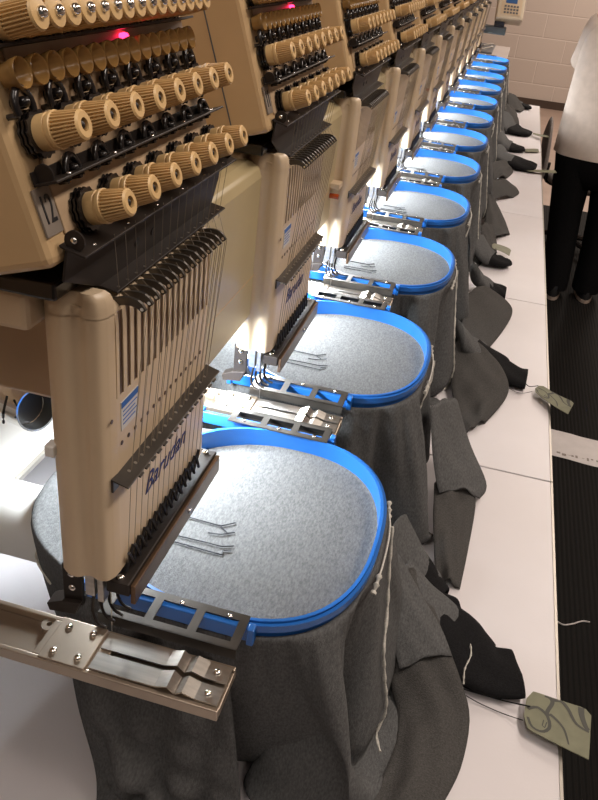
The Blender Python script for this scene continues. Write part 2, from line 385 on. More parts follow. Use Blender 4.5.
MB().box(-0.2475, -0.2405, 0.3805, 0.390, 1.222, 1.231).build('white_clip', 'white', head, bevel=0.001)
hh = MB()
FX = frame((-0.2024, 0, 0), (0, 1, 0), (0, 0, 1), (1, 0, 0))
def fhole(mb, y, z, r): mb.lathe([(r, 0), (r, 0.0004)], 12, FX @ Matrix.Translation((y, z, 0)))
for i in range(15): fhole(hh, 0.4045 + 0.0105 * i, 1.2305, 0.0017); 
fhole(hh, 0.3905, 1.2555, 0.0016)
hh.build('needle_hole', 'bar', head)
# sticker with printed lines
st = MB().box(-0.2026, -0.2021, 0.404, 0.4305, 1.240, 1.2625).build('sticker', 'sticker', head)
sp = MB().box(-0.2022, -0.2018, 0.4045, 0.430, 1.2575, 1.262)
for j in range(4): sp.box(-0.2022, -0.2018, 0.4065, 0.428 - 0.003 * (j % 2), 1.2540 - 0.0033 * j, 1.2547 - 0.0033 * j)
sp.build('printed_lines', 'stickerblue', st).location = -Vector(HB) * 0
# ledge with holes
lg = MB().prism([(-0.2035, 1.2080), (-0.1905, 1.2045), (-0.1903, 1.2058), (-0.2035, 1.2095)], 'y', 0.389, 0.571)
lg.box(-0.2035, -0.2018, 0.389, 0.571, 1.198, 1.2090)
for i in range(15): lg.box(-0.1905, -0.1885, 0.4045 + 0.0105 * i, 0.4105 + 0.0105 * i, 1.2042, 1.2056)
lg.build('thread_ledge', 'bracket', head, bevel=0.0004)
ld = MB()
for i in range(15): ld.lathe([(0.0013, 0), (0.0013, 0.0005)], 8, frame((-0.1975, 0.4045 + 0.0105 * i, 1.2077), (1, 0, -0.27), (0, 1, 0), (0.27, 0, 1)))
ld.build('ledge_eyelets', 'steel', head)
text_mesh('Barudan', 0.0240, frame((-0.2022, 0.481, 1.1655), (0, 1, 0), (0, 0, 1), (1, 0, 0)), 'script_lettering', 'navy', head, shear=0.45, depth=0.0002, space=1.02)
zg = MB()
for i in range(14):
    ya, yb = 0.4045 + 0.0105 * i, 0.4150 + 0.0105 * i
    zg.tube([(-0.2010, ya, 1.1125), (-0.2000, yb, 1.1315)], 0.0014, 5); zg.tube([(-0.1985, ya, 1.1315), (-0.1995, yb, 1.1125)], 0.0014, 5)
zg.build('spring_row', 'ink', head)
nb = MB().box(-0.2125, -0.1935, 0.393, 0.584, 1.0985, 1.1105)
nb.build('presser_bar', 'dark', head, bevel=0.0012)
MB().box(-0.1935, -0.1895, 0.395, 0.582, 1.090, 1.1085).build('presser_strip', 'bar', head, bevel=0.0008)
for y in (0.399, 0.578):
    inst(screw_src, 'bar_screw', head, (-0.203, y, 1.1105))
inst(screw_src, 'strip_screw', head, (-0.1895, 0.505, 1.099), Euler((0, math.pi / 2, 0)))
# needle clamp and hooked presser wires at the near end
hk = MB().box(-0.2465, -0.2305, 0.3895, 0.3935, 1.080, 1.119)
hk.prism([(-0.2465, 1.083), (-0.2305, 1.086), (-0.2360, 1.072), (-0.2580, 1.069), (-0.2600, 1.076)], 'y', 0.386, 0.400)
hk.build('trimmer_bracket', 'dark', head, bevel=0.0006)
for z in (1.111, 1.097): inst(screw_src, 'bracket_bolt', head, (-0.2385, 0.3893, z), Euler((math.pi / 2, 0, 0)))
MB().box(-0.2285, -0.2205, 0.3905, 0.404, 1.092, 1.1185).box(-0.2185, -0.2135, 0.3905, 0.400, 1.088, 1.1185).build('needle_clamp', 'steel', head, bevel=0.0006)
for j in range(4):
    y = 0.392 + 0.008 * j
    MB().tube(spline([(-0.222 + 0.003 * j, y, 1.092), (-0.224 + 0.003 * j, y, 1.075), (-0.219 + 0.003 * j, y - 0.002, 1.066), (-0.211 + 0.003 * j, y - 0.003, 1.064)], 10), 0.0014, 6).build('presser_wire', 'dark', head, smooth=60)
ndl = MB()
for i in range(15): ndl.tube([(-0.2160, YF[i], 1.117), (-0.2160, YF[i], 1.068 if i else 1.04)], 0.0005, 5)
ndl.build('needle_row', 'steel', head)
# levers and threads
lv = lever_mb().build('take_up_lever', 'bracket', bevel=0); COL.objects.unlink(lv)
for i in range(15):
    inst(lv, 'take_up_lever', head, (0, YF[i], 0))
lt = MB()
for y in YF: lt.lathe([(0.0012, -0.0013), (0.0012, 0.0013)], 8, frame((-0.1877, y, 1.3325), (1, 0, 0), (0, 0, -1), (0, 1, 0)))
lt.build('lever_eyelets', 'chrome', head)
for i, y in enumerate(YF):
    a, b = random.uniform(-.004, .004), random.uniform(-.003, .003)
    mb = MB().tube([(-0.2055, 0.412 + 0.0128 * i, 1.341), (-0.186, y, 1.332)], 0.0002, 4)
    mb.tube([(-0.186, y, 1.332), (-0.1965, y + a * .3, 1.2065), (-0.2005, y + b * .3, 1.12)], 0.00024, 4)
    mb.tube([(-0.185, y + .001, 1.332), (-0.1985, y + 0.006 + a, 1.2065)], 0.0002, 4)
    mb.tube([(-0.2055, 0.412 + 0.0128 * i, 1.335), (-0.198, 0.392 + 0.0139 * i, 1.383)], 0.0002, 4)
    mb.build('needle_thread', 'thread', head)
# drive cover beside the needle case, and the arm back to the beam
cv = MB().prism([(-0.30, 1.163), (-0.2275, 1.163), (-0.2255, 1.322), (-0.229, 1.332), (-0.240, 1.338), (-0.30, 1.343)], 'y', 0.568, 0.7815)
cv.build('drive_cover', 'cover', head, bevel=0.003, segs=3)
MB().box(-0.2280, -0.2266, 0.568, 0.781, 1.2125, 1.2138).build('cover_seam', 'panel', head)
MB().box(-0.42, -0.2435, 0.52, 0.578, 1.17, 1.346).build('head_arm', 'beam', head, bevel=0.004)
MB().box(-0.36, -0.30, 0.578, 0.775, 1.21, 1.33).build('cover_bracket', 'beam', head, bevel=0.004)
wl = MB().box(-0.325, -0.285, 0.60, 0.76, 1.153, 1.1635).build('lamp_holder', 'white', head, bevel=0.002)
MB().tube([(-0.305, 0.61, 1.149), (-0.305, 0.75, 1.149)], 0.0042, 10).build('lamp_tube', 'bulb', wl, smooth=60)
led = MB().lathe([(0.0028, 0), (0.0028, 0.003), (0.0020, 0.0048), (0.0006, 0.0055)], 12, PMX @ frame((0.0016, 0.4935, 0.1035), (0, 1, 0), (0, 0, 1), (1, 0, 0)))
led.build('indicator_light', 'red_off', head, smooth=60)

def head_label(k):
    extra = {0: ', plate reads 12, red light lit', 1: ', plate reads 11, red light lit'}
    return ('tan sewing head, %s in the row' % nth(k)) + extra.get(k, '')
heads = [head]
for k in range(1, NH):
    h = copy_tree(head); h.location = (HB[0], HB[1] + S * k, HB[2]); heads.append(h)
for k, h in enumerate(heads):
    h['base'] = tuple(h.location); tag(h, head_label(k), 'sewing head', 'sewing heads along the embroidery machine')
for k, txt in ((0, '12'), (1, '11')):
    h = heads[k]; dy = S * k
    p = MB().box(0.0, 0.0012, 0.3510 + dy, 0.3665 + dy, 0.0165, 0.0415, PMX).build('number_plate', 'plategrey', h)
    p['base'] = h['base']
    text_mesh(txt, 0.0215, PMX @ frame((0.0014, 0.3586 + dy, 0.0292), (0, 0.62, 0), (0, 0, 1.0), (1, 0, 0)), 'number', 'ink', p, depth=0.0002, space=0.9)
    del p['base']
    for c in h.children:
        if c.name.startswith('indicator_light'):
            c.data = c.data.copy(); c.data.materials.clear(); c.data.materials.append(M['red_on'])
for k in (1, 4, 8):
    h = heads[k]; dy = S * k
    MB().box(-0.2275, -0.212, 0.755 + dy, 0.779 + dy, 1.218, 1.226).build('sensor_bracket', 'case', h, bevel=0.001)
    MB().tube([(-0.2275, 0.764 + dy, 1.205), (-0.213, 0.764 + dy, 1.205)], 0.0040, 12).build('orange_lens', 'orange', h, smooth=50)

# work light under each drive cover
for k in range(NH):
    L = bpy.data.lights.new('work_lamp', 'AREA'); L.shape = 'RECTANGLE'; L.size = 0.03; L.size_y = 0.15; L.energy = 5.0; L.color = (0.88, 0.95, 1.0)
    lo = bpy.data.objects.new('work_lamp', L); COL.objects.link(lo); lo.location = (-0.300, 0.675 + S * k, 1.142)
    lo.rotation_euler = Euler((R(-8), R(-26), 0))

# steel tube fitting under the beam, left of the nearest head
tb = empty('tube_fitting', (-0.40, 0.61, 1.10), 'short steel tube with a dark open end, under the beam left of the nearest head', 'fitting')
ax = Vector((0.88, -0.42, 0.18)).normalized(); sx = ax.cross(Vector((0, 0, 1))).normalized(); sy = sx.cross(ax)
mx = frame((-0.385, 0.585, 1.108), sx, sy, ax)
MB().lathe([(0.014, -0.045), (0.0225, -0.043), (0.0225, 0.0), (0.0205, 0.0), (0.0200, -0.038)], 28, mx, caps=False).build('tube', 'chrome', tb, smooth=40)
MB().lathe([(0.0200, -0.020), (0.002, -0.021)], 24, mx).build('bore', 'ink', tb)
MB().tube([(-0.40, 0.60, 1.124), (-0.40, 0.598, 1.13)], 0.006, 8).build('stem', 'black', tb)
MB().tube(spline([(-0.41, 0.575, 1.123), (-0.405, 0.56, 1.115), (-0.41, 0.565, 1.098)], 8), 0.0013, 6).build('cable', 'ink', tb)

# ================================================================== CYLINDER BEDS, HOOPS, ARMS
def cyl_bed(k):
    dy = S * k
    e = empty('cylinder_bed', (-0.4, 0.578 + dy, 1.0), 'white rounded cylinder bed carrying the %s garment' % nth(k), 'machine bed', 'cylinder beds')
    prof = [(0.036 * math.cos(a), 0.030 * math.sin(a)) for a in [R(q) for q in range(0, 181, 15)]]
    ring = lambda x, s: [(x, 0.578 + dy + p * s, 0.975 + q * s) for p, q in prof + [(-0.036, -0.03), (0.036, -0.03)]]
    MB().loft([ring(-0.62, 1), ring(-0.24, 1), ring(-0.21, 0.93), ring(-0.195, 0.75)]).build('bed_arm', 'white', e, smooth=40)
    MB().box(-0.25, -0.21, 0.558 + dy, 0.598 + dy, 1.0052, 1.0075).build('needle_plate', 'steel', e)
for k in range(NH): cyl_bed(k)

HC = (-0.1445, 0.588)
HB_ = 0.147                  # half length of the hoop along the row
def outline(a, off=0.0, n=72, al=None):
    """hoop outline: half ellipses left and right; b is the half length along the row"""
    out = []
    for i in range(n):
        t = 2 * math.pi * i / n; c, s = math.cos(t), math.sin(t)
        e = 2 / 2.55
        cx = math.copysign(abs(c) ** e, c); sy_ = math.copysign(abs(s) ** e, s)
        ax_ = (0.1200 if c > 0 else (al or 0.135)) + off
        out.append((HC[0] + ax_ * cx, HC[1] + (HB_ + off) * sy_))
    return out
def ring_mb(o0, o1, z0, z1):
    mb = MB(); a, b = outline(0, o0), outline(0, o1); n = len(a)
    r = [[(x, y, z0) for x, y in a], [(x, y, z1 - .001) for x, y in a], [(x + (HC[0] - x) * -.004, y, z1) for x, y in a], [(x, y, z1) for x, y in b], [(x, y, z0) for x, y in b]]
    vs = [p for q in r for p in q]; fs = []
    for j in range(5):
        for i in range(n):
            k = (i + 1) % n; jj = (j + 1) % 5; fs.append((j * n + i, j * n + k, jj * n + k, jj * n + i))
    return mb.add(vs, fs)
hoop = empty('embroidery_hoop', (HC[0], HC[1], 1.02))
ring_mb(-0.0034, -0.0062, 1.0285, 1.0512).build('inner_ring', 'blue', hoop, smooth=50)
ring_mb(0.0, -0.0030, 1.0415, 1.0490).build('outer_ring', 'blue', hoop, smooth=50)
for sgn in (-1, 1):
    yo = HC[1] + sgn * HB_
    def yy(v): return yo + sgn * v
    tb_ = MB(); tb_.box(-0.268, -0.104, min(yy(-.001), yy(0.0045)), max(yy(-.001), yy(0.0045)), 1.037, 1.0515)
    for xx in (-0.110, -0.268): tb_.box(xx, xx + 0.006, min(yy(0), yy(0.0085)), max(yy(0), yy(0.0085)), 1.037, 1.055)
    tb_.build('hoop_clip', 'blue', hoop, bevel=0.001)
    # slotted bracket plate with three windows, riveted along the clip
    a, b = yy(-0.008), yy(0.0305 if sgn < 0 else 0.0225); lo, hi = min(a, b), max(a, b)
    pl = MB(); z0, z1 = 1.0518, 1.0532; x0, x1 = -0.230, -0.1115
    w = 0.0075; n = 3; cell = (x1 - x0 - w) / n
    pl.box(x0, x1, lo, lo + w, z0, z1); pl.box(x0, x1, hi - w, hi, z0, z1)
    for i in range(n + 1): pl.box(x0 + i * cell, x0 + i * cell + w, lo + w, hi - w, z0, z1)
    out_y = yy(0.0305 if sgn < 0 else 0.0225)
    pl.box(x0, x1, min(out_y, out_y - sgn * .0015), max(out_y, out_y - sgn * .0015), 1.0430, 1.0532)
    pl.build('slotted_bracket', 'bracket', hoop)
    for i in range(3):
        s_ = inst(screw_src, 'rivet', hoop, (-0.212 + 0.042 * i, yy(-0.002), 1.0532)); s_.scale = (.8, .8, .8)
hoops = [hoop] + [copy_tree(hoop) for k in range(1, NH)]
for k, h in enumerate(hoops):
    h.location = (HC[0], HC[1] + S * k, 1.02)
    tag(h, 'blue plastic embroidery hoop clamping grey fabric, %s hoop in the row' % nth(k), 'embroidery hoop', 'blue embroidery hoops in a row')

arm = empty('hoop_arm', (-0.3, 0.380, 1.03))
ya, yb = 0.3595, 0.4035
rr = MB(); rr.box(-0.52, -0.108, ya, ya + 0.004, 1.033, 1.0440); rr.box(-0.52, -0.108, yb - 0.004, yb, 1.033, 1.0440); rr.box(-0.52, -0.108, ya + .004, yb - .004, 1.033, 1.037)
rr.box(-0.262, -0.205, ya + .004, yb - .004, 1.036, 1.044); rr.box(-0.121, -0.108, ya + .004, yb - .004, 1.036, 1.0415)
rr.build('arm_channel', 'bronze', arm, bevel=0.0008)
MB().box(-0.2555, -0.2165, ya + .001, yb - .001, 1.0441, 1.0462).build('cover_plate', 'bronze', arm, bevel=0.0006)
for x in (-0.2465, -0.2255):
    for y in (0.369, 0.394): inst(screw_src, 'plate_screw', arm, (x, y, 1.0462))
bs = MB()
for x in (-0.262, -0.345):
    for y, sg in ((yb - 0.009, 1),): bs.lathe([(0.0065, 1.036), (0.0065, 1.0425), (0.0022, 1.0425), (0.0022, 1.038)], 16, Matrix.Translation((x - .003, y, 0)))
bs.build('boss', 'bronze', arm, smooth=40)
for i, y in enumerate((0.3715, 0.3920)):
    P = [(-0.214, 1.0445), (-0.160, 1.0452), (-0.150, 1.0490), (-0.144, 1.0435), (-0.138, 1.0475), (-0.128, 1.0445), (-0.110, 1.0440)]
    sp_ = MB(); sp_.loft([[(x, y - .008, z), (x, y + .008, z), (x, y + .008, z + .0014), (x, y - .008, z + .0014)] for x, z in P])
    sp_.build('spring_clip', 'steel', arm)
    inst(screw_src, 'clip_screw', arm, (-0.120, y, 1.0457))
arms = [arm] + [copy_tree(arm) for k in range(1, NH + 1)]
for k, a in enumerate(arms):
    a.location = (-0.3, 0.380 + S * k, 1.03)
    lab = 'metal hoop arm with screwed plate and clips, before the %s hoop' % nth(k) if k < NH else 'metal hoop arm just beyond the farthest hoop'
    tag(a, lab, 'hoop arm', 'hoop arms between the hoops')

# ================================================================== GARMENTS
def drape_sim(seed, n=96, m=24, steps=110):
    """hang a cloth skirt from the hoop and let it settle on the worktop"""
    rng = np.random.RandomState(seed)
    top = np.array(outline(0, 0.0026, n, al=0.225)); cen = np.array(HC)
    nx = np.roll(top, -1, 0) - np.roll(top, 1, 0); nrm = np.stack([nx[:, 1], -nx[:, 0]], 1); nrm /= np.linalg.norm(nrm, axis=1)[:, None]
    th = np.arctan2(top[:, 1] - cen[1], top[:, 0] - cen[0])
    ph = rng.uniform(0, 6.28, 4)
    Lr = 0.258 + 0.012 * np.clip(np.cos(th), 0, 1) ** 2 + 0.004 * np.sin(th * 3 + ph[3])
    X = np.zeros((m + 1, n, 3)); X[0, :, :2] = top; X[0, :, 2] = 1.0400
    wav = 0.032 * np.sin(7 * th + ph[0]) + 0.030 * np.sin(12 * th + ph[1]) + 0.012 * np.sin(4 * th + ph[2])
    for j in range(1, m + 1):
        t = j / m
        X[j, :, :2] = top + nrm * ((0.010 + 0.026 * np.clip(np.cos(th) * 1.5, 0, 1)) * min(1, t * 5) + 0.020 * t + wav * np.minimum(1, t * 1.5))[:, None]
        X[j, :, 2] = 1.0400 - Lr * t * 0.95
    rest_v = np.repeat((Lr / m)[None], m, 0)
    seg = np.linalg.norm(np.roll(top, -1, 0) - top, axis=1)
    tt = np.linspace(0, 1, m + 1)
    rest_h = np.maximum(np.linalg.norm(np.roll(X, -1, 1) - X, axis=2), (1 + 0.12 * np.clip(tt * 1.6, 0, 1))[:, None] * seg[None])
    Pv = X.copy(); W_ = np.ones((m + 1, 1, 1)); W_[0] = 0
    def solve(A, B, rest, wa, wb):
        d = B - A; L = np.linalg.norm(d, axis=-1, keepdims=True) + 1e-9
        c = (L - rest[..., None]) / L * d / (wa + wb + 1e-9); return A + wa * c, B - wb * c
    idx = np.arange(n)
    for it in range(steps):
        V = (X - Pv) * 0.90; Pv = X.copy(); X = X + V * W_; X[1:, :, 2] -= 0.0016
        for q in range(8):
            for par in (0, 1):
                a = np.arange(par, m, 2)
                A, B = solve(X[a], X[a + 1], rest_v[a], W_[a], W_[a + 1]); X[a], X[a + 1] = A, B
                i0 = idx[par::2]; i1 = (i0 + 1) % n
                A, B = solve(X[1:, i0], X[1:, i1], rest_h[1:, i0], 1.0, 1.0); X[1:, i0], X[1:, i1] = A, B
            for span in (2, 4):                        # stiffness: broad folds instead of crumples
                for par in range(2 * span):
                    i0 = idx[(idx % (2 * span)) == par]; i1 = (i0 + span) % n
                    d = X[1:, i1] - X[1:, i0]; L = np.linalg.norm(d, axis=-1, keepdims=True); want = 0.80 * span * rest_h[1:, i0][..., None]
                    c = np.where(L < want, 0.22 * (L - want) / (L + 1e-9), 0) * d
                    X[1:, i0] += c; X[1:, i1] -= c
            d = X[3:] - X[1:-2]; L = np.linalg.norm(d, axis=-1, keepdims=True); want = 1.9 * rest_v[1:-1][..., None]
            c = np.where(L < want, 0.15 * (L - want) / (L + 1e-9), 0) * d
            X[3:] -= c; X[1:-2] += c; X[0, :, :2] = top; X[0, :, 2] = 1.0400
            zf = ZT + 0.004
            hit = X[..., 2] < zf
            X[..., 2] = np.maximum(X[..., 2], zf)
            X[..., :2] = np.where(hit[..., None], Pv[..., :2] + (X[..., :2] - Pv[..., :2]) * 0.55, X[..., :2])
            Y = X[1:]                                     # the arms beside the hoop and the bed behind
            dx = Y[..., 0] - HC[0]; dy = Y[..., 1] - HC[1]; z_ = Y[..., 2]
            ax_ = np.where(dx > 0, 0.1215 + np.minimum(0.034, np.clip(1.04 - z_, 0, 1) * 0.8) + np.clip(1.03 - z_, 0, .3) * 0.14, 0.2330 - np.clip(1.0 - z_, 0, .2) * 0.42)
            ay_ = np.where(z_ > 1.0, 0.163, 0.163 + (1.0 - z_) * 0.06)
            e_ = (np.abs(dx) / ax_) ** 3 + (np.abs(dy) / ay_) ** 3
            k_ = np.where(e_ > 1, np.maximum(e_, 1) ** (-1 / 3), 1)[..., None]
            Y[..., :2] = np.array(HC) + (Y[..., :2] - np.array(HC)) * k_
            ins = (np.abs((Y[..., 0] - HC[0]) / np.where(Y[..., 0] > HC[0], 0.085, 0.160)) ** 2 + np.abs((Y[..., 1] - HC[1]) / 0.100) ** 2)
            k_ = np.where(ins < 1, 1 / np.sqrt(np.maximum(ins, .05)), 1)[..., None]
            Y[..., :2] = np.array(HC) + (Y[..., :2] - np.array(HC)) * k_
    return X

def body_mesh(X):
    m, n = X.shape[0] - 1, X.shape[1]
    vs = []; fs = []
    base = np.array([HC[0], HC[1], 1.0])
    # hooped sheet: concentric rings, a little slack
    K = 14
    top = X[0]
    vs.append((HC[0], HC[1], 1.0285))
    for r in range(1, K + 1):
        f = r / K
        for i in range(n):
            x, y = HC[0] + (top[i, 0] - HC[0]) * f, HC[1] + (top[i, 1] - HC[1]) * f
            z = 1.0285 + 0.0006 * math.sin(40 * x + 3) * math.sin(31 * y) * (1 - f)
            if r == K: z = 1.0400
            vs.append((x, y, z))
    for i in range(n): fs.append((0, 1 + i, 1 + (i + 1) % n))
    for r in range(K - 1):
        for i in range(n):
            k = (i + 1) % n; fs.append((1 + r * n + i, 1 + (r + 1) * n + i, 1 + (r + 1) * n + k, 1 + r * n + k))
    o = 1 + (K - 1) * n
    for j in range(1, m + 1):
        vs += [tuple(p) for p in X[j]]
    for j in range(m):
        for i in range(n):
            k = (i + 1) % n; fs.append((o + j * n + i, o + (j + 1) * n + i, o + (j + 1) * n + k, o + j * n + k))
    mb = MB(); mb.v = vs; mb.f = fs; return mb
SIMS = [drape_sim(s) for s in (14, 8, 21)]

def sheet(A, B, n=22, nv=12, bump=0.006, wob=0.003, seed=0, thick=0.0028, side=False):
    """soft piece of cloth lofted between two edge curves"""
    rnd = random.Random(seed); a, b = spline(A, n), spline(B, n); p1, p2, p3 = [rnd.uniform(0, 6.3) for _ in range(3)]
    rings = []
    for i in range(n):
        row = []
        for j in range(nv):
            t = j / (nv - 1); p = a[i].lerp(b[i], t)
            dz = bump * math.sin(math.pi * t) + wob * (math.sin(7 * t + p1 + i * .35) * math.sin(i * .55 + p2) + .6 * math.sin(13 * t + p3 - i * .5)) * min(1, 4 * t, 4 * (1 - t))
            row.append(Vector((p.x, p.y - abs(dz) * 1.6, max(p.z, ZT + 0.004))) if side else Vector((p.x, p.y, max(p.z + dz, ZT + 0.004))))
        rings.append(row)
    mb = MB(); top = [p for r in rings for p in r]; nn = len(top)
    bot = [Vector((p.x, p.y, max(p.z - thick, ZT + 0.001))) for p in top]
    fs = []
    for i in range(n - 1):
        for j in range(nv - 1):
            q = (i * nv + j, i * nv + j + 1, (i + 1) * nv + j + 1, (i + 1) * nv + j); fs += [q, tuple(x + nn for x in q[::-1])]
    rim = [j for j in range(nv)] + [i * nv + nv - 1 for i in range(1, n)] + [(n - 1) * nv + j for j in range(nv - 2, -1, -1)] + [i * nv for i in range(n - 2, 0, -1)]
    for i in range(len(rim)): u, w = rim[i], rim[(i + 1) % len(rim)]; fs.append((u, w, w + nn, u + nn))
    mb.v = [tuple(p) for p in top + bot]; mb.f = fs; return mb
def flat_tube(path, widths, heights, n=20, m=20, seed=0, rib=0.0):
    """a flattened sleeve or cuff lying on the worktop"""
    rnd = random.Random(seed); P = spline(path, n); rings = []
    k = len(widths) - 1
    def itp(L, t): x = t * k; i = min(int(x), k - 1); return L[i] + (L[i + 1] - L[i]) * (x - i)
    ph = rnd.uniform(0, 6)
    for i, p in enumerate(P):
        t = (P[min(i + 1, n - 1)] - P[max(i - 1, 0)]).normalized(); s = Vector((-t.y, t.x, 0)).normalized(); tt = i / (n - 1)
        w, h = itp(widths, tt) / 2, itp(heights, tt)
        row = []
        for j in range(m):
            a = 2 * math.pi * j / m; c, q = math.cos(a), math.sin(a)
            z = p.z + h * math.copysign(abs(q) ** .8, q) + 0.0015 * math.sin(9 * tt + 5 * c + ph) * (q > 0)
            row.append(Vector((p.x + s.x * w * c, p.y + s.y * w * c, max(z, ZT + 0.0015))))
        rings.append(row)
    return MB().loft(rings)

def tag_card(k, corners, z, label, design=True, curl=0.0):
    """swing ticket: rounded end, torn corner end"""
    c = [Vector((x, y, z)) for x, y in corners]      # near-left, far-left, far-right, near-right
    e = empty('swing_tag', c[0], label, 'tag', 'card tags tied to the cuffs')
    U, V = (c[3] - c[0] + c[2] - c[1]) / 2, (c[1] - c[0] + c[2] - c[3]) / 2
    def P(u, v, h=0.0): return c[0] * (1 - u) * (1 - v) + c[3] * u * (1 - v) + c[2] * u * v + c[1] * (1 - u) * v + Vector((0, 0, h + curl * u * u))
    edge = [(0.10, 0), (0.03, .06), (0, .22), (0, .78), (.03, .94), (.10, 1), (.30, 1), (.5, 1), (.75, 1), (.90, 1), (1.0, .90), (.96, .60), (1, .35), (1, .04), (.90, 0), (.75, 0), (.5, 0), (.3, 0)]
    vs = [P(u, v, 0) for u, v in edge] + [P(u, v, .0012) for u, v in edge]; n = len(edge)
    # strip faces across keep the curl smooth
    ctr = [(u / 10, .5) for u in range(0, 11)]
    mb = MB(); nu, nv = 12, 6; g0, g1 = [], []
    def lim(u):  # v-limits of the card outline at u
        lo, hi = 0, 1
        if u < .12: q = math.sqrt(max(0, 1 - ((.12 - u) / .12) ** 2)); lo, hi = .26 * (1 - q), 1 - .26 * (1 - q)
        if u > .9: hi = 1 - .12 * (u - .9) / .1
        return lo, hi
    for i in range(nu + 1):
        u = i / nu; lo, hi = lim(u)
        for j in range(nv + 1):
            v = lo + (hi - lo) * j / nv; g0.append(P(u, v, 0)); g1.append(P(u, v, .0011))
    N = len(g0); fs = []
    for i in range(nu):
        for j in range(nv):
            q = (i * (nv + 1) + j, i * (nv + 1) + j + 1, (i + 1) * (nv + 1) + j + 1, (i + 1) * (nv + 1) + j); fs += [q[::-1], tuple(x + N for x in q)]
    rim = [j for j in range(nv + 1)] + [i * (nv + 1) + nv for i in range(1, nu + 1)] + [nu * (nv + 1) + j for j in range(nv - 1, -1, -1)] + [i * (nv + 1) for i in range(nu - 1, 0, -1)]
    for i in range(len(rim)): a, b = rim[i], rim[(i + 1) % len(rim)]; fs.append((a, b, b + N, a + N))
    mb.v = [tuple(p) for p in g0 + g1]; mb.f = fs
    mb.build('card', 'tag', e)
    if design:
        pr = MB()
        def stroke(pts, w):
            Q = spline([(u, v, 0) for u, v in pts], 18); vs = []
            for i, p in enumerate(Q):
                t = (Q[min(i + 1, 17)] - Q[max(i - 1, 0)]).normalized(); ww = w[0] + (w[1] - w[0]) * i / 17
                for s in (1, -1): vs.append(P(min(max(p.x - t.y * ww * s, 0.01), .99), min(max(p.y + t.x * ww * s, 0.01), .99), .0014))
            pr.add(vs, [(2 * i, 2 * i + 1, 2 * i + 3, 2 * i + 2) for i in range(17)])
        stroke([(.04, .48), (.18, .62), (.34, .52), (.40, .28), (.30, .10), (.14, .10), (.06, .28)], (.030, .022))
        stroke([(.27, .98), (.36, .96), (.40, .86), (.34, .62), (.36, .52)], (.034, .030))
        stroke([(.40, .94), (.52, .98), (.64, .86), (.78, .60), (.98, .52)], (.040, .018))
        stroke([(.38, .58), (.50, .50), (.62, .36), (.70, .10)], (.030, .012))
        stroke([(.84, .98), (.86, .80), (.93, .60), (.98, .56)], (.050, .030))
        stroke([(.29, .24), (.30, .38)], (.008, .008)); stroke([(.33, .22), (.35, .36)], (.008, .008)); stroke([(.29, .24), (.33, .21)], (.008, .008))
        pr.build('printed_design', 'tagink', e)
    return e
def string(e, pts, name='string', m='ink', r=0.0009):
    MB().tube(spline(pts, 16), r, 5).build(name, m, e)

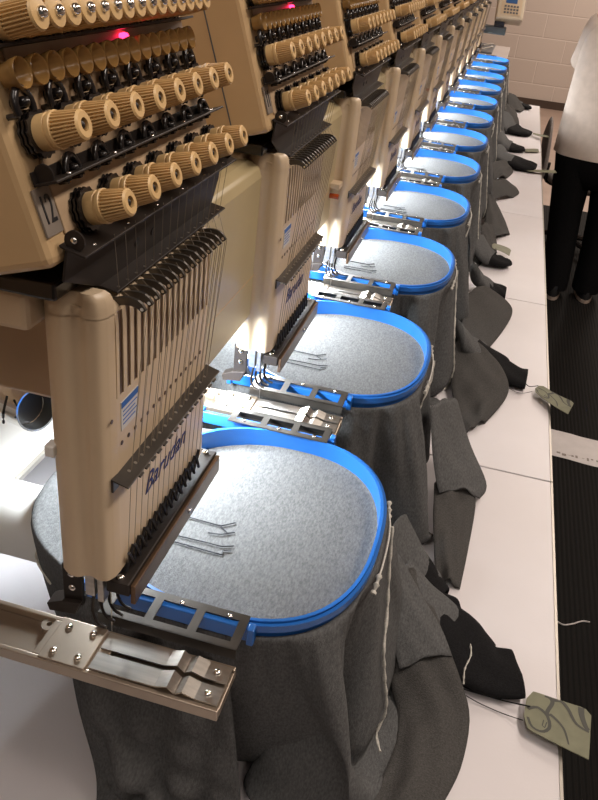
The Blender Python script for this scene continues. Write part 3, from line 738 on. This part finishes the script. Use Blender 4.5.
garments = []
for k in range(NH):
    dy = S * k
    e = empty('sweatshirt', (HC[0], HC[1], 1.0)); garments.append(e)
    X = SIMS[0] if k == 0 else SIMS[1] if k == 1 else SIMS[(k * 2 + 1) % 3]
    if k < 2 or k == 2:
        b = body_mesh(X).build('body', 'fabric', e, smooth=180)
        sb = b.modifiers.new('sub', 'SUBSURF'); sb.levels = sb.render_levels = 1
        BODY = b
    else:
        src = [g for g in garments[:3]][(k * 2 + 1) % 3].children[0]
        b = src.copy(); COL.objects.link(b); b.parent = e
    # pale overlocked side seam hanging from the hoop rim, and the knots beside the rim
    col = np.argmin(np.abs(np.arctan2(X[0, :, 1] - HC[1], X[0, :, 0] - HC[0]) - 0.42))
    bt = np.argmin(np.abs(np.arctan2(X[0, :, 1] - HC[1], X[0, :, 0] - HC[0]) + 0.05))
    pts = [X[j, int(round(col + (bt - col) * min(1, j / 9)))] for j in range(1, 22, 2)]
    out = Vector((1, -0.2, 0.2)) * 0.0035
    MB().tube(spline([Vector(p) + out for p in pts], 40), [0.0016 + 0.0006 * math.sin(i * 2.1) for i in range(40)], 6).build('side_seam', 'seam', e, smooth=60)
    ang = np.arctan2(X[0, :, 1] - HC[1], X[0, :, 0] - HC[0])
    ls = [X[2 + (q // 2), int(np.argmin(np.abs(ang - a)))] for q, a in enumerate((3.05, 3.12, -3.08, -2.98, -2.88, -2.78, -2.68))]
    MB().tube(spline([Vector(p) + Vector((-.0005, -.0015, .003)) for p in ls], 30), [0.0014 + 0.0004 * math.sin(i * 2.3) for i in range(30)], 6).build('rear_seam', 'seam', e, smooth=60)
    kb = MB(); rnd = random.Random(k)
    for a0, a1 in ((0.46, 0.36), (-0.14, -0.24)):
        P = []
        for i in range(9):
            a = a0 + (a1 - a0) * i / 8; P.append((HC[0] + (0.1200 + .007) * math.cos(a) ** .784, HC[1] + (HB_ + .006) * math.copysign(abs(math.sin(a)) ** .784, math.sin(a)), 1.036 - 0.010 * i / 8 + rnd.uniform(-.001, .001)))
        kb.tube(P, [0.0022 + 0.0012 * math.sin(i * 1.9) for i in range(9)], 6)
    P = [(HC[0] + (0.1200 + .0065) * math.cos(a) ** .784, HC[1] + (HB_ + .0055) * math.copysign(abs(math.sin(a)) ** .784, math.sin(a)), 1.030) for a in [0.36 - 0.5 * i / 14 for i in range(15)]]
    kb.tube(P, 0.0011, 5)
    kb.build('thread_knot', 'seam', e, smooth=60)
    z = 1.0298
    sk = MB(); 
    for pl in ([(-.218, .575), (-.182, .574), (-.172, .566)], [(-.182, .574), (-.170, .584)], [(-.190, .560), (-.178, .562), (-.166, .570)], [(-.217, .536), (-.220, .545), (-.190, .546), (-.171, .546), (-.160, .551)], [(-.217, .536), (-.190, .5355), (-.167, .535), (-.168, .541), (-.160, .543)]):
        for q in range(len(pl) - 1): sk.tube([(*pl[q], z), (*pl[q + 1], z)], 0.0007, 5)
    sk.build('stitching', 'stitch', e)
    e.location = (HC[0], HC[1] + dy, 1.0); e['base'] = tuple(e.location)
    tag(e, 'grey heather sweatshirt stretched in the %s blue hoop and draped to the worktop' % nth(k), 'sweatshirt', 'grey sweatshirts under the heads')

def hem(k, *a, m='hem', name='hem', **kw):
    o = sheet(*a, **kw).build(name, m, garments[k], smooth=180); return o
def cuff_part(k, sleeve, cuffpath, w, h, seed=0, m=True):
    s = flat_tube(sleeve[0], sleeve[1], sleeve[2], seed=seed).build('sleeve', 'fabric', garments[k], smooth=180) if sleeve else None
    par = s or garments[k]
    if s is not None: s['base'] = garments[k]['base']
    c = flat_tube(cuffpath, w, h, seed=seed + 3).build('cuff', 'cuff', par, smooth=180)
    if s is not None: del s['base']
    c['label'] = 'black ribbed cuff'
    return c
Z = ZT + 0.004
# nearest garment: waist hem curling out over the worktop, two black cuffs
hem(0, [(-.010, .735, .885), (.000, .672, .850), (.016, .628, .818), (.030, .600, Z), (.032, .560, Z), (.026, .520, Z), (.010, .480, Z), (0.0, .440, Z)],
    [(.030, .765, .860), (.060, .700, .850), (.088, .655, .832), (.108, .618, .812), (.106, .560, Z), (.092, .512, Z), (.076, .472, Z), (.060, .435, Z)], n=30, nv=16, bump=.010, wob=.004, seed=2)
hem(0, [(-.030, .742, .91), (-.018, .700, .885), (.004, .660, .860), (.022, .632, .838)], [(.000, .752, .89), (.034, .718, .870), (.060, .690, .858), (.078, .668, .842)], n=18, bump=.008, wob=.003, seed=5, m='fabric', name='waist_fold')
hem(0, [(-.285, .446, .985), (-.268, .432, .900), (-.250, .424, .830), (-.240, .410, .806), (-.225, .375, Z)], [(-.128, .446, .995), (-.112, .438, .900), (-.100, .430, .830), (-.096, .418, .806), (-.095, .375, Z)],
    n=26, nv=34, bump=.002, wob=.011, seed=6, side=True, m='fabric', name='back_panel')
cuff_part(0, ([(.000, .730, .86), (.040, .722, .835), (.072, .712, .822)], [.10, .10, .095], [.030, .024, .016]),
          [(.040, .722, .834), (.075, .712, .822), (.100, .700, .816), (.130, .690, .812), (.160, .697, .811)], [.095, .10, .094, .076, .068], [.020, .017, .014, .011, .010], 11)
cuff_part(0, ([(-.020, .800, .88), (.010, .790, .84), (.030, .776, .822)], [.09, .088, .085], [.03, .022, .016]),
          [(.012, .788, .838), (.040, .772, .820), (.060, .764, .814), (.084, .772, .812)], [.085, .088, .07, .052], [.018, .015, .012, .010], 14)
cs_ = MB().tube(spline([(.099, .743, .8235), (.098, .715, .8285), (.101, .690, .829), (.096, .668, .826), (.097, .651, .820)], 24), [0.0010 + .0004 * math.sin(i * 2.3) for i in range(24)], 5)
cs_.build('cuff_seam', 'seam', garments[0])
t1 = tag_card(0, [(.166, .622), (.172, .676), (.243, .668), (.236, .600)], ZT + 0.012, 'khaki card tag with looping print, overhanging the worktop edge nearest the camera', curl=0.003)
string(t1, [(.098, .651, .812), (.118, .656, .806), (.147, .654, .808), (.1745, .650, .815)])
string(t1, [(.098, .648, .808), (.120, .645, .803), (.146, .640, .803), (.168, .634, .808)], r=0.0006)
# second garment: broad flap of the back panel
hem(1, [(.020, .990, .850), (.024, .960, .845), (.028, .925, .838), (.040, .872, .815), (.050, .822, Z)], [(.068, 1.050, .842), (.078, 1.035, .830), (.089, 1.010, .815), (.087, .915, Z), (.082, .826, Z)], n=24, nv=14, bump=.010, wob=.005, seed=9)
hem(1, [(-.010, 1.020, .96), (.006, .990, .910), (.020, .975, .872), (.030, .965, .852)], [(.030, 1.130, .92), (.064, 1.118, .855), (.102, 1.068, .818), (.094, 1.025, .818)], n=18, bump=.012, wob=.004, seed=4, m='fabric', name='waist_fold')
# third garment
hem(2, [(.000, 1.470, .86), (.012, 1.400, .828), (.030, 1.320, .812), (.060, 1.228, Z)], [(.066, 1.530, .845), (.106, 1.478, .832), (.126, 1.410, .826), (.122, 1.370, .812), (.092, 1.285, Z)], n=24, nv=14, bump=.012, wob=.005, seed=12)
cuff_part(2, ([(.010, 1.500, .87), (.045, 1.510, .838), (.075, 1.510, .826)], [.10, .10, .095], [.028, .022, .016]),
          [(.050, 1.510, .836), (.085, 1.503, .824), (.110, 1.490, .816), (.140, 1.482, .813), (.163, 1.480, .812)], [.095, .092, .086, .080, .080], [.018, .016, .013, .011, .011], 17)
t2 = tag_card(2, [(.176, 1.436), (.192, 1.468), (.252, 1.398), (.238, 1.344)], ZT + 0.012, 'khaki card tag on the worktop edge beside the third garment cuff', curl=0.012)
string(t2, [(.158, 1.468, .812), (.170, 1.462, .806), (.186, 1.455, .815)]); string(t2, [(.120, 1.445, .806), (.150, 1.430, .803), (.176, 1.438, .808)], r=0.0006)
# fourth
hem(3, [(.010, 1.760, .86), (.012, 1.680, .838), (.016, 1.600, .815), (.030, 1.560, Z)], [(.060, 1.860, .85), (.112, 1.880, .815), (.126, 1.815, .812), (.104, 1.700, Z), (.072, 1.575, Z)], n=22, bump=.010, seed=21)
cuff_part(3, ([(.020, 1.930, .85), (.050, 1.940, .825), (.070, 1.942, .818)], [.09, .085, .08], [.024, .018, .014]), [(.060, 1.940, .822), (.085, 1.942, .814), (.106, 1.942, .812)], [.08, .074, .072], [.014, .012, .011], 23)
# fifth .. farthest: sleeve ends, cuffs and tags spread on the worktop
hem(4, [(.010, 2.330, .86), (.020, 2.280, .83), (.030, 2.160, Z)], [(.040, 2.390, .85), (.066, 2.330, .82), (.072, 2.190, Z)], n=16, bump=.008, seed=31)
cuff_part(4, ([(.010, 2.190, .85), (.040, 2.180, .825), (.060, 2.176, .818)], [.09, .09, .09], [.022, .018, .014]), [(.050, 2.178, .820), (.075, 2.176, .814), (.095, 2.196, .812)], [.088, .075, .06], [.014, .011, .010], 33)
t3 = tag_card(4, [(.054, 2.217), (.052, 2.267), (.110, 2.277), (.106, 2.218)], ZT + 0.032, 'khaki card tag lying on the fifth garment cuff', design=False, curl=-0.012)
string(t3, [(.07, 2.20, .828), (.064, 2.225, .834)])
hem(5, [(.010, 2.740, .85), (.018, 2.600, .828), (.030, 2.350, Z), (.045, 2.365, Z)], [(.040, 2.745, .835), (.060, 2.700, .820), (.085, 2.590, .812), (.104, 2.486, Z)], n=20, bump=.012, seed=41)
hem(6, [(.000, 2.960, .85), (.018, 2.880, .828), (.030, 2.830, Z)], [(.110, 3.070, .812), (.124, 3.020, Z), (.104, 2.945, Z)], n=16, bump=.014, seed=43)
hem(7, [(.000, 3.230, .85), (.012, 3.180, .83), (.022, 3.145, Z)], [(.082, 3.460, .815), (.094, 3.350, Z), (.074, 3.230, Z)], n=16, bump=.012, seed=45)
cuff_part(7, ([(.010, 3.480, .85), (.045, 3.470, .828), (.085, 3.465, .82)], [.15, .15, .15], [.026, .024, .02]), [(.070, 3.467, .822), (.110, 3.462, .818), (.150, 3.455, .814), (.182, 3.450, .812)], [.16, .17, .15, .10], [.018, .017, .014, .011], 47)
t4 = tag_card(7, [(.150, 3.372), (.146, 3.404), (.262, 3.452), (.268, 3.405)], ZT + 0.010, 'long pale card tag poking past the worktop edge by the eighth garment', design=False, curl=0.004)
string(t4, [(.180, 3.42, .812), (.172, 3.40, .808), (.160, 3.39, .812)])
cuff_part(8, ([(.010, 3.800, .85), (.040, 3.795, .826), (.070, 3.792, .818)], [.14, .14, .13], [.026, .022, .016]), [(.060, 3.793, .820), (.095, 3.790, .814), (.128, 3.800, .812)], [.13, .11, .05], [.014, .012, .009], 51)
t5 = tag_card(8, [(.140, 3.775), (.132, 3.836), (.196, 3.886), (.200, 3.815)], ZT + 0.006, 'pale card tag lying on the worktop beside the ninth garment', design=False)
string(t5, [(.122, 3.800, .812), (.132, 3.800, .806), (.142, 3.806, .808)])
hem(10, [(.000, 4.640, .86), (.014, 4.480, .835), (.040, 4.320, Z)], [(.060, 4.660, .835), (.088, 4.580, .82), (.100, 4.470, Z)], n=16, bump=.014, seed=53)
cuff_part(9, ([(.000, 4.260, .86), (.035, 4.240, .83), (.070, 4.225, .82)], [.17, .17, .16], [.028, .024, .018]), [(.060, 4.230, .822), (.100, 4.210, .816), (.157, 4.195, .812)], [.16, .14, .09], [.018, .014, .010], 55)
t6 = tag_card(9, [(.170, 4.190), (.168, 4.236), (.238, 4.165), (.246, 4.105)], ZT + 0.014, 'pale card tag jutting over the worktop edge by the tenth garment', design=False, curl=0.01)
string(t6, [(.155, 4.20, .812), (.165, 4.205, .806), (.176, 4.206, .816)])
hem(10, [(.000, 4.760, .86), (.014, 4.720, .83), (.030, 4.690, Z)], [(.070, 4.800, .82), (.085, 4.740, Z), (.060, 4.690, Z)], n=14, bump=.010, seed=57)
hem(11, [(.000, 5.000, .88), (.020, 4.900, .83), (.040, 4.830, Z)], [(.090, 5.080, .83), (.120, 4.990, .812), (.100, 4.880, Z)], n=16, bump=.016, seed=59)
cuff_part(11, ([(.030, 5.060, .84), (.070, 5.050, .825), (.100, 5.045, .818)], [.10, .10, .10], [.022, .018, .014]), [(.090, 5.046, .819), (.120, 5.050, .814), (.146, 5.060, .812)], [.11, .10, .08], [.014, .012, .010], 61)

# ================================================================== FAR END OF THE MACHINE
st_ = empty('end_stand', (-0.15, 5.9, 0), 'pinkish grey cabinet with a flat top behind the farthest hoop', 'cabinet')
MB().box(-0.40, -0.045, 5.46, 6.44, 0.985, 1.0).build('cabinet_top', 'board', st_, bevel=0.002)
MB().box(-0.39, -0.055, 5.48, 6.42, 0.0, 0.985).build('cabinet_body', 'board', st_)
tr = empty('tool_tray', (-0.2, 6.0, 1.0), 'dark tray with steel tools on the cabinet top at the far end', 'tray')
MB().box(-0.26, -0.15, 5.75, 6.35, 1.0, 1.012).build('tray', 'grey', tr, bevel=0.003)
MB().tube([(-0.23, 5.8, 1.018), (-0.16, 6.1, 1.018)], 0.006, 8).tube([(-0.23, 6.1, 1.018), (-0.17, 6.3, 1.018)], 0.006, 8).build('tools', 'steel', tr)
cp = empty('control_panel', (-0.08, 5.4, 1.2), 'beige control box with blue screen and keys beyond the farthest hoop', 'control panel')
ca = R(32); up_ = Vector((0.10, math.sin(ca), math.cos(ca))).normalized(); rt = Vector((1, 0.12, 0)).normalized(); nr = rt.cross(up_).normalized(); up_ = nr.cross(rt)
CM = frame((-0.078, 5.30, 1.246), rt, up_, nr)           # nr points towards the camera side
MB().box(-0.080, 0.080, 0.0, 0.215, -0.075, 0.0, CM).build('box', 'panelbox', cp, bevel=0.012, segs=3)
MB().box(-0.058, 0.062, 0.022, 0.195, 0.0, 0.003, CM).build('fascia', 'case', cp, bevel=0.002)
MB().box(-0.035, 0.032, 0.092, 0.140, 0.003, 0.005, CM).build('screen', 'screen', cp)
for j in range(3):
    for i in range(5):
        MB().box(-0.040 + i * 0.018, -0.028 + i * 0.018, 0.030 + j * 0.019, 0.040 + j * 0.019, 0.003, 0.006, CM).build('key', 'grey', cp)
MB().box(-0.235, -0.085, 5.28, 5.42, 1.155, 1.195).build('support_shelf', 'shelf', cp, bevel=0.003)
MB().box(-0.42, -0.235, 5.25, 5.34, 1.155, 1.195).build('support_arm', 'shelf', cp, bevel=0.003)
MB().box(-0.16, -0.10, 5.31, 5.40, 1.195, 1.225).build('tilt_mount', 'black', cp)

# ================================================================== THINGS ON THE FLOOR
pp = MB(); n = 9
pv = []
for i in range(n):
    for j in range(n):
        u, v = i / (n - 1), j / (n - 1); pv.append((0.438 + 0.185 * u - 0.012 * v * 0, 2.535 + 0.19 * v - 0.018 * u, 0.0135 + 0.0015 * math.sin(5 * u + 3 * v) ** 2))
pp.add(pv, [(i * n + j, (i + 1) * n + j, (i + 1) * n + j + 1, i * n + j + 1) for i in range(n - 1) for j in range(n - 1)])
pe = empty('paper_sheet', (0.53, 2.63, 0.013), 'torn sheet of white paper on the black mat beside the worktop', 'paper')
po = pp.build('sheet', 'paper', pe); so = po.modifiers.new('s', 'SOLIDIFY'); so.thickness = 0.0006; so.offset = 1
sm = MB(); rnd = random.Random(5)
for i in range(9):
    x = 0.455 + 0.018 * i + rnd.uniform(-.004, .004); sm.box(x, x + rnd.uniform(.006, .016), 2.545 + rnd.uniform(0, .012), 2.552 + rnd.uniform(.004, .014), 0.0157, 0.0160)
sm.build('smudge', 'plategrey', pe)
tag(MB().tube(spline([(0.438, 1.683, 0.0138), (0.455, 1.676, 0.0138), (0.480, 1.688, 0.0150), (0.505, 1.708, 0.0138), (0.526, 1.712, 0.0138)], 24), 0.0022, 6).build('yarn_scrap', 'paper', smooth=60),
    'short white scrap of yarn on the black mat', 'yarn')

# office chair beyond the person
oc = empty('office_chair', (0.43, 5.05, 0.0), 'grey upholstered office chair half hidden behind the person', 'chair')
prof = [(0.12 * math.cos(a) ** 1, 0.30 * math.sin(a)) for a in [R(q) for q in range(0, 360, 15)]]
rings = []
for t in range(9):
    s_ = math.sin(math.pi * (0.10 + 0.80 * t / 8)) ** .6; rings.append([(0.298 + 0.10 * math.sin(R(q)) * 0 + (t / 8 - .5) * 0.05 - 0.03 * (.3 * math.sin(R(q))), 5.05 + 0.19 * s_ * math.cos(R(q)), 0.58 + 0.20 * s_ * math.sin(R(q))) for q in range(0, 360, 15)])
MB().loft(rings).build('backrest', 'mesh', oc, smooth=60)
MB().loft([[(0.55 + 0.20 * f * math.cos(R(q)), 5.05 + 0.21 * f * math.sin(R(q)), z) for q in range(0, 360, 15)] for f, z in ((.85, .40), (1, .42), (1, .45), (.85, .48))]).build('seat', 'mesh', oc, smooth=60)
MB().tube(spline([(0.335, 5.05, 0.52), (0.345, 5.05, 0.42), (0.44, 5.05, 0.39)], 10), 0.015, 8).build('back_bar', 'black', oc, smooth=60)
MB().tube([(0.55, 5.05, 0.09), (0.55, 5.05, 0.405)], 0.022, 12).build('post', 'black', oc, smooth=60)
for i in range(5):
    a = 2 * math.pi * i / 5 + .3; d = Vector((math.cos(a), math.sin(a), 0))
    MB().tube([Vector((0.55, 5.05, 0.10)), Vector((0.55, 5.05, 0.07)) + d * 0.24], [0.02, 0.013], 8).build('base_spoke', 'black', oc)
    MB().lathe([(0.026, -0.012), (0.026, 0.012)], 14, frame(Vector((0.55, 5.05, 0.0262)) + d * 0.24, (0, 0, 1), d, Vector((0, 0, 1)).cross(d))).build('caster', 'black', oc)

# ================================================================== PERSON
def skin_obj(name, m, parent, pts, edges, radii, root, sub=2):
    me = bpy.data.meshes.new(name); base = Vector(parent['base'])
    me.from_pydata([tuple(Vector(p) - base) for p in pts], edges, []); me.materials.append(M[m])
    o = bpy.data.objects.new(name, me); COL.objects.link(o); o.parent = parent
    md = o.modifiers.new('skin', 'SKIN')
    for i, r in enumerate(radii):
        v = me.skin_vertices[0].data[i]; v.radius = r if isinstance(r, tuple) else (r, r); v.use_root = (i == root)
    md.use_smooth_shade = True
    s = o.modifiers.new('sub', 'SUBSURF'); s.levels = s.render_levels = sub
    return o
px, py = 0.50, 4.22
pe = empty('person', (px, py, 0.012), 'person in a loose cream t-shirt and black trousers walking beyond the worktop', 'person')
H = [(px, py, 0.86), (px, py, 1.0), (px - .005, py, 1.16), (px - .005, py, 1.30), (px, py + .01, 1.40), (px, py + .02, 1.46),           # 0 pelvis..5 neck
     (px - .10, py, 0.82), (px - .065, py + .02, 0.46), (px - .045, py - .02, 0.10),                                             # 6 left leg
     (px + .10, py, 0.82), (px + .12, py + .05, 0.46), (px + .135, py + .02, 0.10),
     (px - .15, py, 1.34), (px - .165, py + .14, 1.13), (px - .12, py + .34, 1.05), (px - .115, py + .40, 1.04),                    # 12 left arm
     (px + .16, py, 1.34), (px + .20, py + .05, 1.10), (px + .14, py + .26, 1.02), (px + .125, py + .32, 1.01),
     (px, py + .03, 1.53), (px, py + .04, 1.62)]
E_ = [(0, 1), (1, 2), (2, 3), (3, 4), (4, 5), (0, 6), (6, 7), (7, 8), (0, 9), (9, 10), (10, 11), (3, 12), (12, 13), (13, 14), (14, 15), (3, 16), (16, 17), (17, 18), (18, 19), (5, 20), (20, 21)]
RD = [(.15, .11), (.13, .10), (.14, .105), (.13, .10), .06, .05, .08, .055, .038, .08, .055, .038, .05, .040, .028, .026, .05, .040, .028, .026, .085, .085]
bd = skin_obj('body', 'skin', pe, H, E_, RD, 0)
# head: skull with nose, ears and hair, turned along the walk
hd = MB(); rings = []
for j in range(13):
    a = -math.pi / 2 + math.pi * j / 12; z = 1.585 + 0.115 * math.sin(a); r = math.cos(a)
    rings.append([(px + 0.076 * r * math.cos(b), py + 0.035 + 0.094 * r * math.sin(b) * (1.0 if math.sin(b) < 0 else 1.02), z) for b in [2 * math.pi * i / 20 for i in range(20)]])
hr = MB().loft([[(px + (p[0] - px) * 1.10, py + .012 + (p[1] - py - .02) * 1.08, p[2] + .012) for p in r] for r in rings[6:]])
hr.loft([[(px + 0.082 * f * math.cos(b), py - 0.012 + 0.075 * f * math.sin(b), z) for b in [math.pi + math.pi * i / 14 for i in range(15)]] for f, z in ((1.0, 1.61), (1.05, 1.55), (.9, 1.48))], closed=False, caps=False)
hr.build('hair', 'hair', pe, smooth=60)
fc = MB().loft(rings)
fc.tube([(px, py + .128, 1.60), (px, py + .145, 1.575), (px, py + .128, 1.567)], [.008, .012, .009], 8)
for s in (-1, 1): fc.lathe([(.008, 0), (.022, .004), (.020, .012), (.006, .014)], 12, frame((px + s * .072, py + .03, 1.585), (0, 1, 0), (0, 0, 1), (s, 0, 0)))
fc.build('face', 'skin', pe, smooth=60)
ee = MB()
for s in (-1, 1): ee.lathe([(.009, 0), (.006, .004), (.001, .005)], 10, frame((px + s * .032, py + .122, 1.60), (1, 0, 0), (0, 0, -1), (0, 1, 0)))
ee.build('eye', 'ink', pe); MB().tube([(px - .022, py + .124, 1.538), (px, py + .130, 1.536), (px + .022, py + .124, 1.538)], .005, 6).build('mouth', 'skin', pe)
# shirt: lofted torso with folds, and sleeves
def ell(cx, cy, a, b, z, n=40, fold=0.0, ph=0.0): return [(cx + a * math.cos(t) * (1 + fold * math.sin(7 * t + ph) + fold * .6 * math.sin(11 * t - ph)), cy + b * math.sin(t) * (1 + fold * math.sin(7 * t + ph)), z) for t in [2 * math.pi * i / n for i in range(n)]]
rings = [ell(px, py, .212, .155, .750, fold=.020, ph=.2), ell(px, py, .212, .155, .80, fold=.018, ph=.5), ell(px, py, .216, .158, .90, fold=.022, ph=1.0), ell(px, py, .215, .15, 1.0, fold=.016, ph=1.8), ell(px, py, .212, .145, 1.10, fold=.010, ph=2.5),
         ell(px, py, .210, .14, 1.20, fold=.006, ph=3), ell(px, py, .198, .13, 1.29), ell(px, py, .170, .115, 1.36), ell(px, py + .005, .115, .085, 1.405), ell(px, py + .015, .068, .066, 1.43)]
sh = MB().loft(rings, caps=False)
for s in (-1, 1):
    A, B = (Vector((px - .128, py, 1.345)), Vector((px - .150, py + .125, 1.15))) if s < 0 else (Vector((px + .145, py, 1.345)), Vector((px + .222, py + .06, 1.125))); ax = (B - A).normalized(); u = ax.cross(Vector((0, 1, 0))).normalized(); w = ax.cross(u)
    sh.loft([[A + (B - A) * t + (u * math.cos(b) + w * math.sin(b)) * r for b in [2 * math.pi * i / 20 for i in range(20)]] for t, r in ((-.1, .05), (.0, .075), (.3, .085), (.65, .082), (1.0, .084))], caps=False)
so = sh.build('shirt', 'shirt', pe, smooth=180); sd = so.modifiers.new('s', 'SUBSURF'); sd.levels = sd.render_levels = 1
# trousers
def leg(path):
    r = []
    for (x, y, z, a, b) in path: r.append(ell(x, y, a, b, z, 24, fold=.03 if z < .7 else 0, ph=z * 9))
    return r
tro = MB()
tro.loft([ell(px, py, .180, .120, 1.0, 24), ell(px, py, .188, .130, .90, 24), ell(px, py, .194, .136, .80, 24), ell(px, py, .200, .145, .74, 24), ell(px, py, .185, .125, .66, 24), ell(px, py, .14, .09, .60, 24)])
tro.loft(leg([(px - .092, py, .79, .096, .122), (px - .088, py, .62, .094, .115), (px - .075, py + .01, .46, .082, .10), (px - .055, py + .0, .28, .076, .092), (px - .038, py - .015, .10, .074, .092), (px - .035, py - .018, .06, .072, .09)]))
tro.loft(leg([(px + .092, py, .79, .096, .122), (px + .105, py, .62, .094, .115), (px + .118, py + .02, .46, .082, .10), (px + .128, py + .03, .28, .076, .092), (px + .135, py + .02, .10, .074, .092), (px + .135, py + .02, .06, .072, .09)]))
tro.build('trousers', 'trouser', pe, smooth=60)
for x, y in ((px - .035, py + .02), (px + .137, py + .06)):
    f = MB().loft([[(x + a * math.cos(t), y + b * math.sin(t) + o_, z) for t in [2 * math.pi * i / 20 for i in range(20)]] for a, b, o_, z in ((.044, .135, .0, .028), (.045, .135, .0, .05), (.042, .10, -.03, .085), (.04, .06, -.055, .115))]).build('shoe', 'shoe', pe, smooth=60)
    f['base'] = pe['base']
    MB().loft([[(x + .046 * math.cos(t), y + .138 * math.sin(t), z) for t in [2 * math.pi * i / 20 for i in range(20)]] for z in (.012, .030)]).build('sole', 'sole', f, smooth=40)
    del f['base']
# hands: palm and five bent fingers
for s in (-1, 1):
    W0 = Vector((px + s * (.115 if s < 0 else .125), py + (.40 if s < 0 else .32), 1.04 if s < 0 else 1.01))
    pts = [W0, W0 + Vector((0, .04, -.004)), W0 + Vector((0, .075, -.008))]; ed = [(0, 1), (1, 2)]; rd = [.024, (.034, .016), (.034, .014)]
    for q, (dx, L) in enumerate(((-.028, .062), (-.010, .074), (.009, .070), (.027, .056))):
        b0 = len(pts); p = W0 + Vector((dx, .082, -.009)); pts += [p, p + Vector((0, L * .45, -.008)), p + Vector((0, L * .75, -.026)), p + Vector((0, L * .85, -.048))]
        ed += [(2, b0), (b0, b0 + 1), (b0 + 1, b0 + 2), (b0 + 2, b0 + 3)]; rd += [.0092, .0088, .0082, .0074]
    b0 = len(pts); p = W0 + Vector((-s * .030, .028, -.006)); pts += [p, p + Vector((-s * .022, .030, -.012)), p + Vector((-s * .024, .056, -.022))]; ed += [(1, b0), (b0, b0 + 1), (b0 + 1, b0 + 2)]; rd += [.013, .010, .009]
    skin_obj('hand', 'skin', pe, pts, ed, rd, 0)

# ================================================================== LIGHT
w = bpy.data.worlds.new('World'); scene.world = w; w.use_nodes = True
w.node_tree.nodes['Background'].inputs[0].default_value = (1.0, 0.90, 0.78, 1); w.node_tree.nodes['Background'].inputs[1].default_value = 0.06
def area(name, loc, sx, sy, en, col, rot=(0, 0, 0)):
    L = bpy.data.lights.new(name, 'AREA'); L.shape = 'RECTANGLE'; L.size = sx; L.size_y = sy; L.energy = en; L.color = col
    o = bpy.data.objects.new(name, L); COL.objects.link(o); o.location = loc; o.rotation_euler = [R(a) for a in rot]; return o
for y, en in ((-1.4, 7), (0.9, 38), (3.6, 40), (6.3, 62), (9.0, 84)):  # first one, behind the camera, is an added fill for the head sides
    area('ceiling_or_fill_lamp', (1.05, y, 2.95), 0.3, 1.3, en, (1.0, 0.87, 0.76))
area('ceiling_or_fill_lamp', (-1.6, 2.4, 2.95), 0.3, 1.3, 26, (1.0, 0.92, 0.84))
area('ceiling_or_fill_lamp', (-0.25, -0.55, 2.95), 0.3, 1.3, 12, (1.0, 0.90, 0.82))  # added fill light overhead, brightens the near left worktop

# ================================================================== CAMERA
cam = bpy.data.cameras.new('camera'); co = bpy.data.objects.new('camera', cam); COL.objects.link(co); scene.camera = co
pitch, yaw, roll = 0.5333028693726458, 0.20203280751944475, 0.11364064677674951
cyw, syw, cp_, sp_ = math.cos(yaw), math.sin(yaw), math.cos(pitch), math.sin(pitch)
f = Vector((-syw * cp_, cyw * cp_, -sp_)); r0 = Vector((cyw, syw, 0)); u0 = r0.cross(f)
r = r0 * math.cos(roll) + u0 * math.sin(roll); u = r.cross(f)
co.matrix_world = frame((0, 0, 1.538), r, u, -f)
cam.sensor_fit = 'VERTICAL'; cam.sensor_height = 24.0; cam.lens = 778.305 / 800 * 24.0
cam.clip_start = 0.02; cam.clip_end = 60
scene.view_settings.view_transform = 'Standard'; scene.view_settings.look = 'None'; scene.view_settings.gamma = 1.0
scene.view_settings.use_curve_mapping = False; scene.view_settings.exposure = 0.0
